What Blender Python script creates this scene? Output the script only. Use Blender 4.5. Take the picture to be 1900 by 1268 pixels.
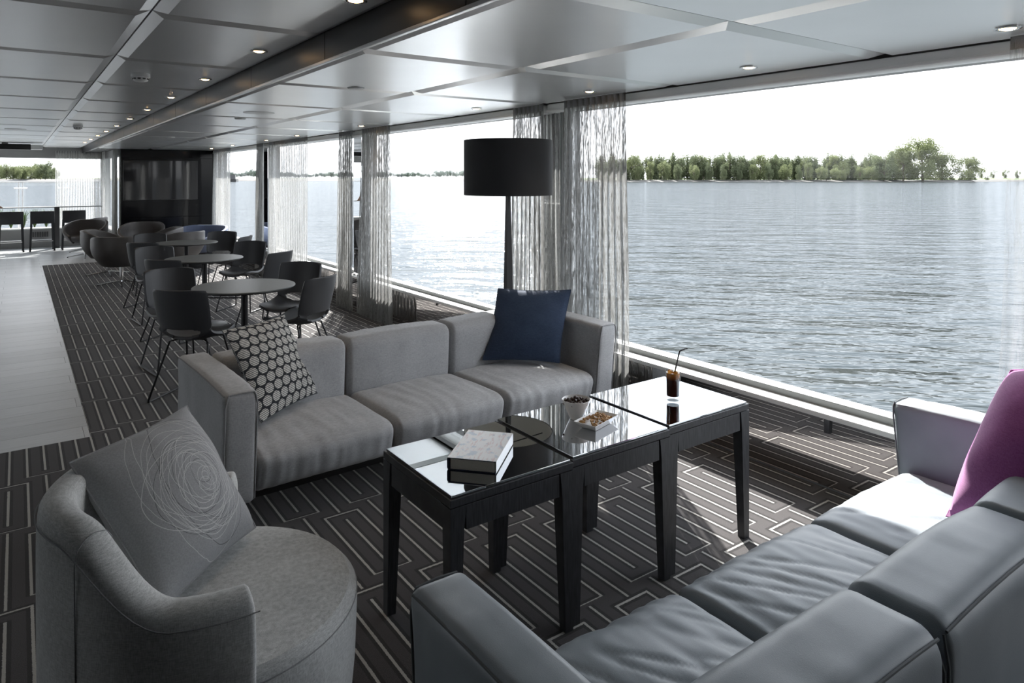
import bpy, bmesh, math, random
from mathutils import Vector, Matrix, noise
random.seed(7)
R = math.radians
for o in list(bpy.data.objects): bpy.data.objects.remove(o)
SC = bpy.context.scene
COL = SC.collection
# ------------------------------------------------------------------ camera
FPX, YAW, CH = 1280.0, math.atan(918/1280), 1.6
cam_d = bpy.data.cameras.new('camera'); cam = bpy.data.objects.new('camera', cam_d); COL.objects.link(cam)
cam.location = (0, 0, CH); cam.rotation_euler = (R(90), 0, -YAW)
cam_d.sensor_width = 36; cam_d.lens = FPX/1900*36; cam_d.shift_y = (330-634)/1900
cam_d.clip_start = .02; cam_d.clip_end = 6000
SC.camera = cam
# ------------------------------------------------------------------ sky, sun, exposure
world = bpy.data.worlds.new('world'); SC.world = world; world.use_nodes = True
SKY_STRENGTH = 1.45
SUN_STRENGTH = 5.4
SUN_AZ, SUN_EL = R(30), R(36.5)          # azimuth from +Y towards +X
sd = bpy.data.lights.new('sun', 'SUN'); sd.energy = SUN_STRENGTH; sd.angle = R(.6); sd.color = (1, .97, .92)
sun = bpy.data.objects.new('sun', sd); COL.objects.link(sun)
sv = Vector((math.sin(SUN_AZ)*math.cos(SUN_EL), math.cos(SUN_AZ)*math.cos(SUN_EL), math.sin(SUN_EL)))
sun.rotation_euler = sv.to_track_quat('Z', 'Y').to_euler(); sun.location = sv*30
SC.view_settings.view_transform = 'Standard'; SC.view_settings.look = 'None'
SC.view_settings.gamma = 1; SC.view_settings.use_curve_mapping = False
SC.view_settings.exposure = 2.02

def link(nt, a, b): nt.links.new(a, b)
nt = world.node_tree; nt.nodes.clear()
wo = nt.nodes.new('ShaderNodeOutputWorld'); bg = nt.nodes.new('ShaderNodeBackground'); link(nt, bg.outputs[0], wo.inputs[0])
tc = nt.nodes.new('ShaderNodeTexCoord'); sp = nt.nodes.new('ShaderNodeSeparateXYZ'); link(nt, tc.outputs['Generated'], sp.inputs[0])
cr = nt.nodes.new('ShaderNodeValToRGB'); link(nt, sp.outputs[2], cr.inputs[0])
cr.color_ramp.elements[0].position = 0; cr.color_ramp.elements[0].color = (.66, .675, .685, 1)
cr.color_ramp.elements[1].position = .55; cr.color_ramp.elements[1].color = (.56, .62, .70, 1)
e = cr.color_ramp.elements.new(.16); e.color = (.63, .655, .69, 1)
ns = nt.nodes.new('ShaderNodeTexNoise'); ns.inputs['Scale'].default_value = 3.2; ns.inputs['Detail'].default_value = 7; ns.inputs['Roughness'].default_value = .55
mp = nt.nodes.new('ShaderNodeMapping'); mp.inputs['Scale'].default_value = (1.3, 1.3, 5); link(nt, tc.outputs['Generated'], mp.inputs[0]); link(nt, mp.outputs[0], ns.inputs[0])
c2 = nt.nodes.new('ShaderNodeValToRGB'); link(nt, ns.outputs[0], c2.inputs[0])
c2.color_ramp.elements[0].position = .47; c2.color_ramp.elements[0].color = (0, 0, 0, 1); c2.color_ramp.elements[1].position = .72; c2.color_ramp.elements[1].color = (1, 1, 1, 1)
mx = nt.nodes.new('ShaderNodeMix'); mx.data_type = 'RGBA'; link(nt, c2.outputs[0], mx.inputs[0]); link(nt, cr.outputs[0], mx.inputs[6]); mx.inputs[7].default_value = (.69, .69, .69, 1)
link(nt, mx.outputs[2], bg.inputs[0]); bg.inputs[1].default_value = SKY_STRENGTH

# ------------------------------------------------------------------ material helpers
class X:                                    # small expression wrapper around math nodes
    def __init__(s, nt, sock): s.nt, s.s = nt, sock
    def op(s, kind, *o):
        n = s.nt.nodes.new('ShaderNodeMath'); n.operation = kind
        for i, v in enumerate((s,)+o):
            if isinstance(v, X): s.nt.links.new(v.s, n.inputs[i])
            else: n.inputs[i].default_value = v
        return X(s.nt, n.outputs[0])
    def __add__(s, o): return s.op('ADD', o)
    def __sub__(s, o): return s.op('SUBTRACT', o)
    def __mul__(s, o): return s.op('MULTIPLY', o)
    def __truediv__(s, o): return s.op('DIVIDE', o)
    def lt(s, o): return s.op('LESS_THAN', o)
    def gt(s, o): return s.op('GREATER_THAN', o)
    def mod(s, o): return s.op('FLOORED_MODULO', o)
    def floor(s): return s.op('FLOOR')
    def abs(s): return s.op('ABSOLUTE')
    def sqrt(s): return s.op('SQRT')
    def sin(s): return s.op('SINE')
    def max(s, o): return s.op('MAXIMUM', o)
    def min(s, o): return s.op('MINIMUM', o)

class M:
    def __init__(s, name):
        s.m = bpy.data.materials.new(name); s.m.use_nodes = True; s.nt = s.m.node_tree
        s.b = s.nt.nodes['Principled BSDF']; s.out = s.nt.nodes['Material Output']
    def n(s, t): return s.nt.nodes.new(t)
    def l(s, a, b): s.nt.links.new(a, b)
    def set(s, **k):
        for a, v in k.items(): s.b.inputs[a.replace('_', ' ')].default_value = v
        return s
    def coord(s, scale=(1, 1, 1), kind='Object', rot=(0, 0, 0)):
        t = s.n('ShaderNodeTexCoord'); m = s.n('ShaderNodeMapping'); m.inputs['Scale'].default_value = scale; m.inputs['Rotation'].default_value = rot
        s.l(t.outputs[kind], m.inputs[0]); return m.outputs[0]
    def noise(s, scale, vec=None, detail=3, rough=.5):
        n = s.n('ShaderNodeTexNoise'); n.inputs['Scale'].default_value = scale; n.inputs['Detail'].default_value = detail; n.inputs['Roughness'].default_value = rough
        if vec is not None: s.l(vec, n.inputs[0])
        return n.outputs[0]
    def ramp(s, fac, stops):
        r = s.n('ShaderNodeValToRGB'); s.l(fac, r.inputs[0]); el = r.color_ramp.elements
        while len(el) < len(stops): el.new(.5)
        for q, (p, c) in zip(el, stops): q.position = p; q.color = (*c, 1) if len(c) == 3 else c
        return r.outputs[0]
    def mix(s, fac, a, b):
        x = s.n('ShaderNodeMix'); x.data_type = 'RGBA'
        for i, v in ((0, fac), (6, a), (7, b)):
            if isinstance(v, X): v = v.s
            if hasattr(v, 'is_linked') or hasattr(v, 'links'): s.l(v, x.inputs[i])
            else: x.inputs[i].default_value = v if i == 0 else (*v, 1)
        return x.outputs[2]
    def bump(s, h, strength=.3, dist=.01):
        b = s.n('ShaderNodeBump'); b.inputs['Strength'].default_value = strength; b.inputs['Distance'].default_value = dist
        s.l(h.s if isinstance(h, X) else h, b.inputs['Height']); s.l(b.outputs[0], s.b.inputs['Normal']); return b
    def color(s, sock): s.l(sock, s.b.inputs['Base Color']); return s

def simple(name, col, rough=.5, metal=0, spec=.5, nz=0, nscale=20, bump=0, bscale=200, **k):
    m = M(name); m.set(Base_Color=(*col, 1), Roughness=rough, Metallic=metal, Specular_IOR_Level=spec, **k)
    if nz:
        f = m.noise(nscale, m.coord()); m.color(m.ramp(f, [(.3, tuple(c*(1-nz) for c in col)), (.7, tuple(min(1, c*(1+nz)) for c in col))]))
    if bump: m.bump(m.noise(bscale, m.coord()), bump, .002)
    return m.m

def fabric(name, c1, c2, scale=1, rough=.9, sheen=.3, streak=True):
    m = M(name); m.set(Roughness=rough, Specular_IOR_Level=.2, Sheen_Weight=sheen)
    a = m.noise(1, m.coord((420*scale, 420*scale, 70*scale)), 2); b = m.noise(1, m.coord((60*scale, 60*scale, 420*scale)), 2)
    w = X(m.nt, a)*.5+X(m.nt, b)*.5
    big = m.noise(6, m.coord(), 3)
    f = w*.75+X(m.nt, big)*.25
    m.color(m.ramp(f.s, [(.36, c1), (.64, c2)])); m.bump(w, .25, .0015)
    return m.m

MT = {}
MT['fabric_grey'] = fabric('sofa_fabric', (.29, .295, .30), (.455, .46, .47))
MT['fabric_tub'] = fabric('tub_chair_fabric', (.33, .34, .335), (.66, .67, .66), 1.1)
m = M('grey_leather'); m.set(Roughness=.42, Specular_IOR_Level=.45)
v = m.n('ShaderNodeTexVoronoi'); v.inputs['Scale'].default_value = 420; m.l(m.coord(), v.inputs[0])
m.color(m.ramp(m.noise(5, m.coord(), 4), [(.3, (.22, .25, .272)), (.7, (.275, .305, .33))])); m.bump(v.outputs[0], .12, .0012); MT['leather'] = m.m
MT['thread'] = simple('seam_thread', (.10, .11, .115), .7)
MT['piping'] = simple('fabric_piping', (.27, .275, .28), .85, nz=.15, nscale=300)
MT['black_wood'] = None
m = M('black_stained_oak'); m.set(Roughness=.42, Specular_IOR_Level=.45)
g = m.noise(1, m.coord((14, 14, 140)), 4); g2 = m.noise(1, m.coord((140, 14, 14)), 4)
m.color(m.ramp(g2, [(.35, (.022, .023, .026)), (.7, (.05, .052, .056))])); m.bump(g2, .12, .002); MT['black_wood'] = m.m
MT['black_glass'] = simple('black_glass', (.010, .012, .014), .015, spec=1.0, Coat_Weight=1.0, Coat_Roughness=.01, Coat_IOR=2.0)
MT['glass_edge'] = simple('green_glass_edge', (.05, .10, .11), .1)
MT['black_plastic'] = simple('black_plastic', (.012, .012, .013), .45)
MT['chair_black'] = simple('charcoal_upholstery', (.028, .030, .034), .52, spec=.5, bump=.08, bscale=300)
MT['rod_black'] = simple('black_metal_rod', (.02, .02, .022), .35, metal=.4)
MT['chrome'] = simple('chrome', (.75, .75, .75), .1, metal=1)
MT['steel'] = simple('brushed_steel', (.45, .45, .45), .3, metal=1)
MT['table_grey'] = simple('grey_laminate', (.105, .11, .108), .38, nz=.08, nscale=60, spec=.5)
MT['table_edge'] = simple('dark_table_edge', (.03, .03, .032), .5)
MT['lamp_black'] = simple('black_lamp_fabric', (.012, .013, .015), .75, bump=.1, bscale=500, Sheen_Weight=.1)
MT['lamp_inner'] = simple('lamp_lining', (.6, .58, .52), .8)
MT['white'] = simple('white_lacquer', (.80, .80, .79), .3)
MT['frame'] = simple('grey_white_frame', (.84, .85, .84), .35)
MT['frame_shaded'] = simple('shaded_sill_frame', (.36, .37, .36), .4)  # window frame darkened here, shade of the sill band put into the colour
MT['frame_dark'] = simple('black_window_seal', (.02, .02, .022), .4)
MT['mirror'] = simple('mirror', (.86, .87, .87), .0, metal=1)
MT['mirror_dark'] = simple('tinted_mirror', (.62, .60, .59), .01, metal=1)
MT['wall'] = simple('grey_wall_paint', (.26, .26, .258), .7, nz=.05, nscale=4)
MT['wall_dark'] = simple('dark_wall_panel', (.05, .05, .052), .4, nz=.1, nscale=4)
MT['black_gloss'] = simple('black_gloss_panel', (.005, .005, .006), .10, spec=.16)
MT['screen'] = simple('screen_glass', (.014, .014, .015), .05, spec=.4)
MT['riser'] = simple('dark_grey_riser', (.016, .016, .018), .38, spec=.3, nz=.1, nscale=5)
MT['joint'] = simple('dark_ceiling_joint', (.02, .02, .02), .6)
MT['ceramic'] = simple('white_ceramic', (.82, .81, .79), .15)
MT['chocolate'] = simple('chocolate', (.045, .018, .012), .35, nz=.4, nscale=60)
MT['nut'] = simple('roasted_nut', (.46, .26, .10), .55, nz=.35, nscale=90, bump=.3)
MT['page'] = simple('book_pages', (.60, .57, .50), .8, nz=.08, nscale=400)
MT['navy'] = simple('navy_board', (.02, .03, .07), .5)
MT['purple'] = fabric('purple_fabric', (.27, .065, .225), (.40, .125, .34), 1, sheen=.35)
MT['blue'] = fabric('blue_linen', (.022, .038, .074), (.042, .064, .112), .8, sheen=.2)
MT['tub_far'] = simple('taupe_leatherette', (.075, .07, .068), .45, nz=.06, nscale=10)
MT['blue_far'] = simple('slate_blue_upholstery', (.12, .145, .22), .6)
MT['stool'] = simple('stool_black', (.02, .021, .024), .5)
MT['leaf_in'] = simple('planter_leaf', (.08, .14, .04), .6, nz=.4, nscale=8)
MT['ground'] = simple('bank_grass', (.09, .13, .035), .9, nz=.3, nscale=.2)
MT['rocks'] = simple('bank_rocks', (.07, .066, .06), .9, nz=.5, nscale=2)
MT['bark'] = simple('bark', (.10, .085, .065), .9)
MT['skin'] = simple('skin', (.55, .34, .25), .6)
MT['cloth_dark'] = simple('dark_clothes', (.02, .022, .028), .8)
MT['hair'] = simple('fair_hair', (.30, .18, .08), .6)
MT['detector'] = simple('detector_plastic', (.70, .70, .69), .35)

m = M('satin_ceiling'); m.set(Roughness=.29, Specular_IOR_Level=.5, Metallic=.7)
m.color(m.ramp(m.noise(3, m.coord(), 4), [(.3, (.90, .91, .915)), (.7, (.93, .94, .945))]))
fine = m.noise(1, m.coord((240, 240, 240)), 2); m.bump(fine, .06, .001); MT['ceiling'] = m.m

def emis(name, col, st):
    m = M(name); m.set(Base_Color=(*col, 1), Emission_Color=(*col, 1), Emission_Strength=st); return m.m
MT['bulb'] = emis('warm_bulb', (1, .62, .28), 6)
MT['bar_light'] = emis('bar_light_strip', (1, .97, .93), .25)

def leafmat(name, c1, c2):
    m = M(name); nt = m.nt; m.nt.nodes.remove(m.b)
    d = m.n('ShaderNodeBsdfDiffuse'); t = m.n('ShaderNodeBsdfTranslucent'); a = m.n('ShaderNodeMixShader'); a.inputs[0].default_value = .45
    c = m.ramp(m.noise(.35, m.coord(), 2), [(.35, c1), (.65, c2)])
    m.l(c, d.inputs[0]); m.l(c, t.inputs[0]); m.l(d.outputs[0], a.inputs[1]); m.l(t.outputs[0], a.inputs[2]); m.l(a.outputs[0], m.out.inputs[0]); return m.m
LEAF = [leafmat('leaf_fresh', (.135, .155, .08), (.20, .22, .12)), leafmat('leaf_olive', (.115, .135, .08), (.165, .185, .11)), leafmat('leaf_dark', (.06, .08, .04), (.09, .12, .06)), leafmat('twig_brown', (.13, .12, .095), (.19, .17, .14)), leafmat('leaf_far_hazed', (.13, .155, .14), (.17, .195, .175))]  # far foliage paled and greyed in its colour to stand for haze

def thin_glass(name, tint=(.94, .945, .952), refl=.06):
    m = M(name); m.nt.nodes.remove(m.b)
    t = m.n('ShaderNodeBsdfTransparent'); t.inputs[0].default_value = (*tint, 1)
    g = m.n('ShaderNodeBsdfGlossy'); g.inputs['Roughness'].default_value = 0
    lw_ = m.n('ShaderNodeLayerWeight'); lw_.inputs[0].default_value = .5
    f = X(m.nt, lw_.outputs['Facing']).op('POWER', 5.0)*.35+refl*.2
    mx = m.n('ShaderNodeMixShader'); m.l(f.s, mx.inputs[0]); m.l(t.outputs[0], mx.inputs[1]); m.l(g.outputs[0], mx.inputs[2]); m.l(mx.outputs[0], m.out.inputs[0])
    return m.m
MT['pane'] = thin_glass('window_glass')
MT['tumbler'] = thin_glass('tumbler_glass', (.96, .97, .97))
m = M('cola'); m.set(Base_Color=(.10, .018, .006, 1), Roughness=.05, Specular_IOR_Level=.5, Emission_Color=(.3, .05, .01, 1), Emission_Strength=0)
gg = m.n('ShaderNodeSeparateXYZ'); m.l(m.coord(kind='Generated'), gg.inputs[0])
m.color(m.ramp(gg.outputs[2], [(.0, (.035, .006, .004)), (.70, (.06, .012, .005)), (.84, (.36, .11, .015)), (1, (.60, .24, .04))])); m.b.inputs['Transmission Weight'].default_value = .25; MT['cola'] = m.m
MT['ice'] = simple('ice', (.80, .42, .10), .05, Transmission_Weight=.7, IOR=1.2)

# sheer curtain with vertical shimmering streaks
def sheer(name, lo, hi, dens):
    m = M(name); m.nt.nodes.remove(m.b)
    co = m.coord((60, 60, 1.2)); f = m.noise(1, co, 3, .6); co2 = m.coord((210, 210, 17)); f2 = m.noise(1, co2, 3, .65)
    w = X(m.nt, f)*.4+X(m.nt, f2)*.6
    col = m.ramp(w.s, [(.42, lo), (.56, hi)])
    d = m.n('ShaderNodeBsdfDiffuse'); t = m.n('ShaderNodeBsdfTranslucent'); g = m.n('ShaderNodeBsdfGlossy'); g.inputs['Roughness'].default_value = .35
    m.l(col, d.inputs[0]); m.l(col, t.inputs[0]); g.inputs[0].default_value = (.6, .6, .58, 1)
    a = m.n('ShaderNodeMixShader'); a.inputs[0].default_value = .4; m.l(d.outputs[0], a.inputs[1]); m.l(t.outputs[0], a.inputs[2])
    b = m.n('ShaderNodeMixShader'); b.inputs[0].default_value = .12; m.l(a.outputs[0], b.inputs[1]); m.l(g.outputs[0], b.inputs[2])
    tr = m.n('ShaderNodeBsdfTransparent'); c = m.n('ShaderNodeMixShader')
    m.l(m.ramp(w.s, [(.44, (min(1, dens+.14),)*3), (.50, (dens,)*3), (.60, (max(.04, dens-.5),)*3)]), c.inputs[0]); m.l(tr.outputs[0], c.inputs[1]); m.l(b.outputs[0], c.inputs[2]); m.l(c.outputs[0], m.out.inputs[0])
    return m.m
MT['sheer'] = sheer('sheer_curtain', (.12, .12, .115), (.36, .36, .35), .84)
MT['sheer_light'] = sheer('light_sheer_curtain', (.36, .36, .35), (.55, .55, .54), .66)
MT['sheer_clear'] = sheer('clear_sheer_curtain', (.36, .37, .36), (.5, .5, .5), .30)

# woven carpet: staggered outlined bars, one loose line in each gap
m = M('carpet'); m.set(Roughness=.95, Specular_IOR_Level=.1, Sheen_Weight=.15)
ge = m.n('ShaderNodeNewGeometry'); sx = m.n('ShaderNodeSeparateXYZ'); m.l(ge.outputs['Position'], sx.inputs[0])
wob = m.noise(160, ge.outputs['Position'], 2)
px = X(m.nt, sx.outputs[0])+(X(m.nt, wob)-.5)*.006; py = X(m.nt, sx.outputs[1])+(X(m.nt, wob)-.5)*.006
PR, U = .638, .0805
row = ((py-1.942)/PR).floor(); yy = (py-1.942)-row*PR
xx = (px-1.655-row.mod(2.0)*(2*U)+.5*U).mod(4*U)-.5*U
def lines(w):
    ins = yy.lt(.56+w)
    s = (xx.abs().lt(w)).max((xx-2*U).abs().lt(w))*ins
    en = (yy.lt(w).max((yy-.56).abs().lt(w)).max((yy-PR).gt(-w)*0))*xx.gt(-w)*xx.lt(2*U+w)
    c1 = (xx-U).abs().lt(w)
    inn = c1*yy.gt(.065-w*.5)*yy.lt(.495+w*.5)
    fa = (xx-3*U).abs().lt(w)*yy.lt(.62); fb = c1*yy.gt(.578)
    return s.max(en).max(inn).max(fa).max(fb)
white = lines(.0052); dark = lines(.019)
sp_ = m.noise(420, ge.outputs['Position'], 2, .7); pile = m.ramp(sp_, [(.35, (.030, .027, .027)), (.65, (.105, .097, .096))])
c = m.mix(dark, pile, m.mix(.72, pile, (.016, .014, .014))); lw = m.ramp(sp_, [(.3, (.34, .33, .30)), (.7, (.62, .60, .56))])
m.color(m.mix(white, c, lw)); m.bump(X(m.nt, sp_)*.6+white*.5, .8, .006); MT['carpet'] = m.m

m = M('grey_plank'); m.set(Roughness=.30, Specular_IOR_Level=.5)
oi = m.n('ShaderNodeObjectInfo'); g = m.noise(1, m.coord((4, 60, 4)), 4)
f = X(m.nt, g)*.7+X(m.nt, oi.outputs['Random'])*.3
m.color(m.ramp(f.s, [(.25, (.40, .41, .415)), (.75, (.54, .55, .555))])); m.bump(g, .05, .002); MT['plank'] = m.m

m = M('river_water'); m.nt.nodes.remove(m.b)
ge = m.n('ShaderNodeNewGeometry')
mp0 = m.n('ShaderNodeMapping'); mp0.inputs['Rotation'].default_value = (0, 0, YAW+.12); m.l(ge.outputs['Position'], mp0.inputs[0])
mpw = m.n('ShaderNodeMapping'); mpw.inputs['Scale'].default_value = (.42, 1, 1); m.l(mp0.outputs[0], mpw.inputs[0])
h1 = m.noise(.75, mpw.outputs[0], 5, .53); h2 = m.noise(3.2, mpw.outputs[0], 3, .5)
bp = m.n('ShaderNodeBump'); bp.inputs['Strength'].default_value = 1; bp.inputs['Distance'].default_value = .38; m.l((X(m.nt, h1)+X(m.nt, h2)*.2).s, bp.inputs['Height'])
df = m.n('ShaderNodeBsdfDiffuse'); m.l(m.ramp(h1, [(.35, (.018, .023, .020)), (.65, (.042, .048, .046))]), df.inputs[0])
gl = m.n('ShaderNodeBsdfGlossy'); gl.inputs['Roughness'].default_value = .10; gl.inputs[0].default_value = (.35, .37, .39, 1)
lw_ = m.n('ShaderNodeLayerWeight'); lw_.inputs[0].default_value = .5; m.l(bp.outputs[0], lw_.inputs['Normal'])
fc = X(m.nt, lw_.outputs['Facing']).op('POWER', 3.2)*.93+.05
ms = m.n('ShaderNodeMixShader'); m.l(fc.s, ms.inputs[0]); m.l(df.outputs[0], ms.inputs[1]); m.l(gl.outputs[0], ms.inputs[2]); m.l(bp.outputs[0], df.inputs['Normal']); m.l(bp.outputs[0], gl.inputs['Normal']); m.l(ms.outputs[0], m.out.inputs[0]); MT['water'] = m.m

# printed pillows
m = M('dotted_weave'); m.set(Roughness=.9, Specular_IOR_Level=.2)
uv = m.n('ShaderNodeTexCoord'); su = m.n('ShaderNodeSeparateXYZ'); m.l(uv.outputs['UV'], su.inputs[0])
U_, V_ = X(m.nt, su.outputs[0])*8.2, X(m.nt, su.outputs[1])*9.4
rw = V_.floor(); fu = (U_+rw.mod(2.0)*.5).mod(1.0)-.5; fv = V_.mod(1.0)-.5
inside = ((fu*fu)+(fv*fv)*.86).sqrt().lt(.445)
nu, nv = fu.abs()-.5, fv
link_ = (fu.abs()-fv.abs()*.6).abs().lt(.03)*.0
st = (V_*6.0).mod(1.0).lt(.52)
m.color(m.mix(inside, (.028, .03, .034), m.mix(st, (.62, .61, .57), (.15, .15, .15)))); m.bump(st, .15, .001); MT['dots'] = m.m
m = M('scribble_print'); m.set(Roughness=.8, Specular_IOR_Level=.25, Sheen_Weight=.3)
uv = m.n('ShaderNodeTexCoord'); su = m.n('ShaderNodeSeparateXYZ'); m.l(uv.outputs['UV'], su.inputs[0])
wv = m.noise(5, uv.outputs['UV'], 1); U_, V_ = X(m.nt, su.outputs[0])+(X(m.nt, wv)-.5)*.03, X(m.nt, su.outputs[1])
acc = None; accd = None; rr = random.Random(3)
for i in range(30):
    r_ = .03+.385*(i/29)**.85; a_ = rr.uniform(0, 6.28); o_ = .045*rr.random()+r_*.16
    q = rr.uniform(.82, 1.22); cxx, cyy = .60+o_*math.cos(a_)-r_*.16, .44+o_*math.sin(a_)+r_*.22
    dx, dy = (U_-cxx)*q, (V_-cyy)/q
    ln = (((dx*dx)+(dy*dy)).sqrt()-r_).abs().lt(.0013 if i % 3 else .0017)
    if i % 4 == 3: accd = ln if accd is None else accd.max(ln)
    else: acc = ln if acc is None else acc.max(ln)
base = m.ramp(m.noise(220, m.coord(), 2), [(.3, (.235, .24, .248)), (.7, (.30, .305, .313))])
m.color(m.mix(acc, m.mix(accd, base, (.08, .08, .085)), (.52, .52, .52))); MT['scribble'] = m.m
m = M('book_jacket'); m.set(Roughness=.35)
f1 = m.noise(1, m.coord((18, 90, 40)), 5, .7); f2 = m.noise(1, m.coord((30, 30, 30), rot=(0, 0, 1)), 3)
c = m.mix(m.ramp(f1, [(.53, (0, 0, 0)), (.60, (.45,)*3)]), (.90, .91, .92), (.62, .36, .36)); c = m.mix(m.ramp(f2, [(.56, (0, 0, 0)), (.62, (.5,)*3)]), c, (.35, .50, .65)); m.color(c); MT['jacket'] = m.m

# ------------------------------------------------------------------ object helpers
def put(name, me, mat, parent=None, loc=(0, 0, 0), rot=(0, 0, 0), smooth=True):
    o = bpy.data.objects.new(name, me); COL.objects.link(o)
    if mat is not None and not me.materials:
        for q in (mat if isinstance(mat, list) else [mat]): me.materials.append(MT[q] if isinstance(q, str) else q)
    o.location = loc; o.rotation_euler = rot
    if parent is not None: o.parent = parent
    if smooth:
        for p in me.polygons: p.use_smooth = True
        try: me.set_sharp_from_angle(angle=R(38))
        except Exception: pass
    return o
def tag(o, label, cat, group=None):
    o['label'] = label; o['category'] = cat
    if group: o['group'] = group
    return o
def thing(name, label, cat, loc=(0, 0, 0), rz=0, group=None, rot=None):
    o = bpy.data.objects.new(name, None); COL.objects.link(o); o.location = loc
    o.rotation_euler = rot if rot else (0, 0, rz); o.empty_display_size = .1
    return tag(o, label, cat, group)
def struct(o): o['kind'] = 'structure'; return o
def copy_tree(o, loc=None, rz=None, parent=None, scale=None):
    c = o.copy(); COL.objects.link(c); c.parent = parent
    for ch in list(o.children): copy_tree(ch, parent=c)
    if loc is not None: c.location = loc
    if rz is not None: c.rotation_euler = (0, 0, rz)
    if scale is not None: c.scale = scale
    return c

class G:
    def __init__(s): s.v, s.f, s.uv = [], [], None
    def add(s, vs, fs):
        b = len(s.v); s.v += [tuple(q) for q in vs]; s.f += [tuple(i+b for i in q) for q in fs]; return s
    def box(s, a, b):
        x0, y0, z0 = a; x1, y1, z1 = b
        return s.add([(x0, y0, z0), (x1, y0, z0), (x1, y1, z0), (x0, y1, z0), (x0, y0, z1), (x1, y0, z1), (x1, y1, z1), (x0, y1, z1)],
                     [(0, 3, 2, 1), (4, 5, 6, 7), (0, 1, 5, 4), (1, 2, 6, 5), (2, 3, 7, 6), (3, 0, 4, 7)])
    def cbox(s, a, b, c=.004):                       # chamfered box
        x0, y0, z0 = a; x1, y1, z1 = b; bm = bmesh.new()
        bmesh.ops.create_cube(bm, size=1)
        for v in bm.verts: v.co = Vector((x0+(v.co.x+.5)*(x1-x0), y0+(v.co.y+.5)*(y1-y0), z0+(v.co.z+.5)*(z1-z0)))
        bmesh.ops.bevel(bm, geom=list(bm.edges), offset=c, segments=2, profile=.5, affect='EDGES')
        bm.verts.index_update(); s.add([v.co[:] for v in bm.verts], [[v.index for v in f.verts] for f in bm.faces]); bm.free(); return s
    def prism(s, pts, z0, z1):
        n = len(pts); vs = [(x, y, z0) for x, y in pts]+[(x, y, z1) for x, y in pts]
        return s.add(vs, [tuple(range(n-1, -1, -1)), tuple(range(n, 2*n))]+[(i, (i+1) % n, n+(i+1) % n, n+i) for i in range(n)])
    def taper(s, a0, b0, z0, a1, b1, z1):            # frustum between two rectangles
        vs = [(a0[0], a0[1], z0), (b0[0], a0[1], z0), (b0[0], b0[1], z0), (a0[0], b0[1], z0), (a1[0], a1[1], z1), (b1[0], a1[1], z1), (b1[0], b1[1], z1), (a1[0], b1[1], z1)]
        return s.add(vs, [(0, 3, 2, 1), (4, 5, 6, 7), (0, 1, 5, 4), (1, 2, 6, 5), (2, 3, 7, 6), (3, 0, 4, 7)])
    def tube(s, path, r, n=8, closed=False):
        P = [Vector(p) for p in path]; m_ = len(P); rs = r if isinstance(r, (list, tuple)) else [r]*m_
        up = None; rings = []
        for i in range(m_):
            a = P[(i-1) % m_] if (closed or i > 0) else P[i]; b = P[(i+1) % m_] if (closed or i < m_-1) else P[i]
            t = (b-a).normalized()
            if up is None: up = t.orthogonal().normalized()
            up = (up-t*up.dot(t)); up = up.normalized() if up.length > 1e-6 else t.orthogonal().normalized()
            w = t.cross(up); rings.append([P[i]+(up*math.cos(2*math.pi*k/n)+w*math.sin(2*math.pi*k/n))*rs[i] for k in range(n)])
        vs = [q for g in rings for q in g]; fs = []
        for i in range(m_ if closed else m_-1):
            j = (i+1) % m_
            for k in range(n): fs.append((i*n+k, i*n+(k+1) % n, j*n+(k+1) % n, j*n+k))
        if not closed: fs += [tuple(range(n-1, -1, -1)), tuple((m_-1)*n+k for k in range(n))]
        return s.add(vs, fs)
    def lathe(s, prof, n=32, c=(0, 0, 0), closed=False):
        vs = []; fs = []; m_ = len(prof)
        for r, z in prof:
            for k in range(n): vs.append((c[0]+r*math.cos(2*math.pi*k/n), c[1]+r*math.sin(2*math.pi*k/n), c[2]+z))
        for i in range(m_ if closed else m_-1):
            j = (i+1) % m_
            for k in range(n): fs.append((i*n+k, i*n+(k+1) % n, j*n+(k+1) % n, j*n+k))
        if not closed:
            fs.append(tuple(range(n-1, -1, -1))); fs.append(tuple((m_-1)*n+k for k in range(n)))
        return s.add(vs, fs)
    def grid(s, nu, nv, fn, wrap=False):
        vs = [fn(i/(nu-1) if not wrap else i/nu, j/(nv-1)) for j in range(nv) for i in range(nu)]
        fs = [(j*nu+i, j*nu+(i+1) % nu, (j+1)*nu+(i+1) % nu, (j+1)*nu+i) for j in range(nv-1) for i in range(nu if wrap else nu-1)]
        return s.add(vs, fs)
    def mesh(s, name='mesh'):
        me = bpy.data.meshes.new(name); me.from_pydata(s.v, [], s.f); me.update()
        if s.uv:
            L = me.uv_layers.new(name='UVMap')
            for lp in me.loops: L.data[lp.index].uv = s.uv[lp.vertex_index]
        return me
    def obj(s, name, mat, parent=None, loc=(0, 0, 0), rot=(0, 0, 0), smooth=True): return put(name, s.mesh(name), mat, parent, loc, rot, smooth)

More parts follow.
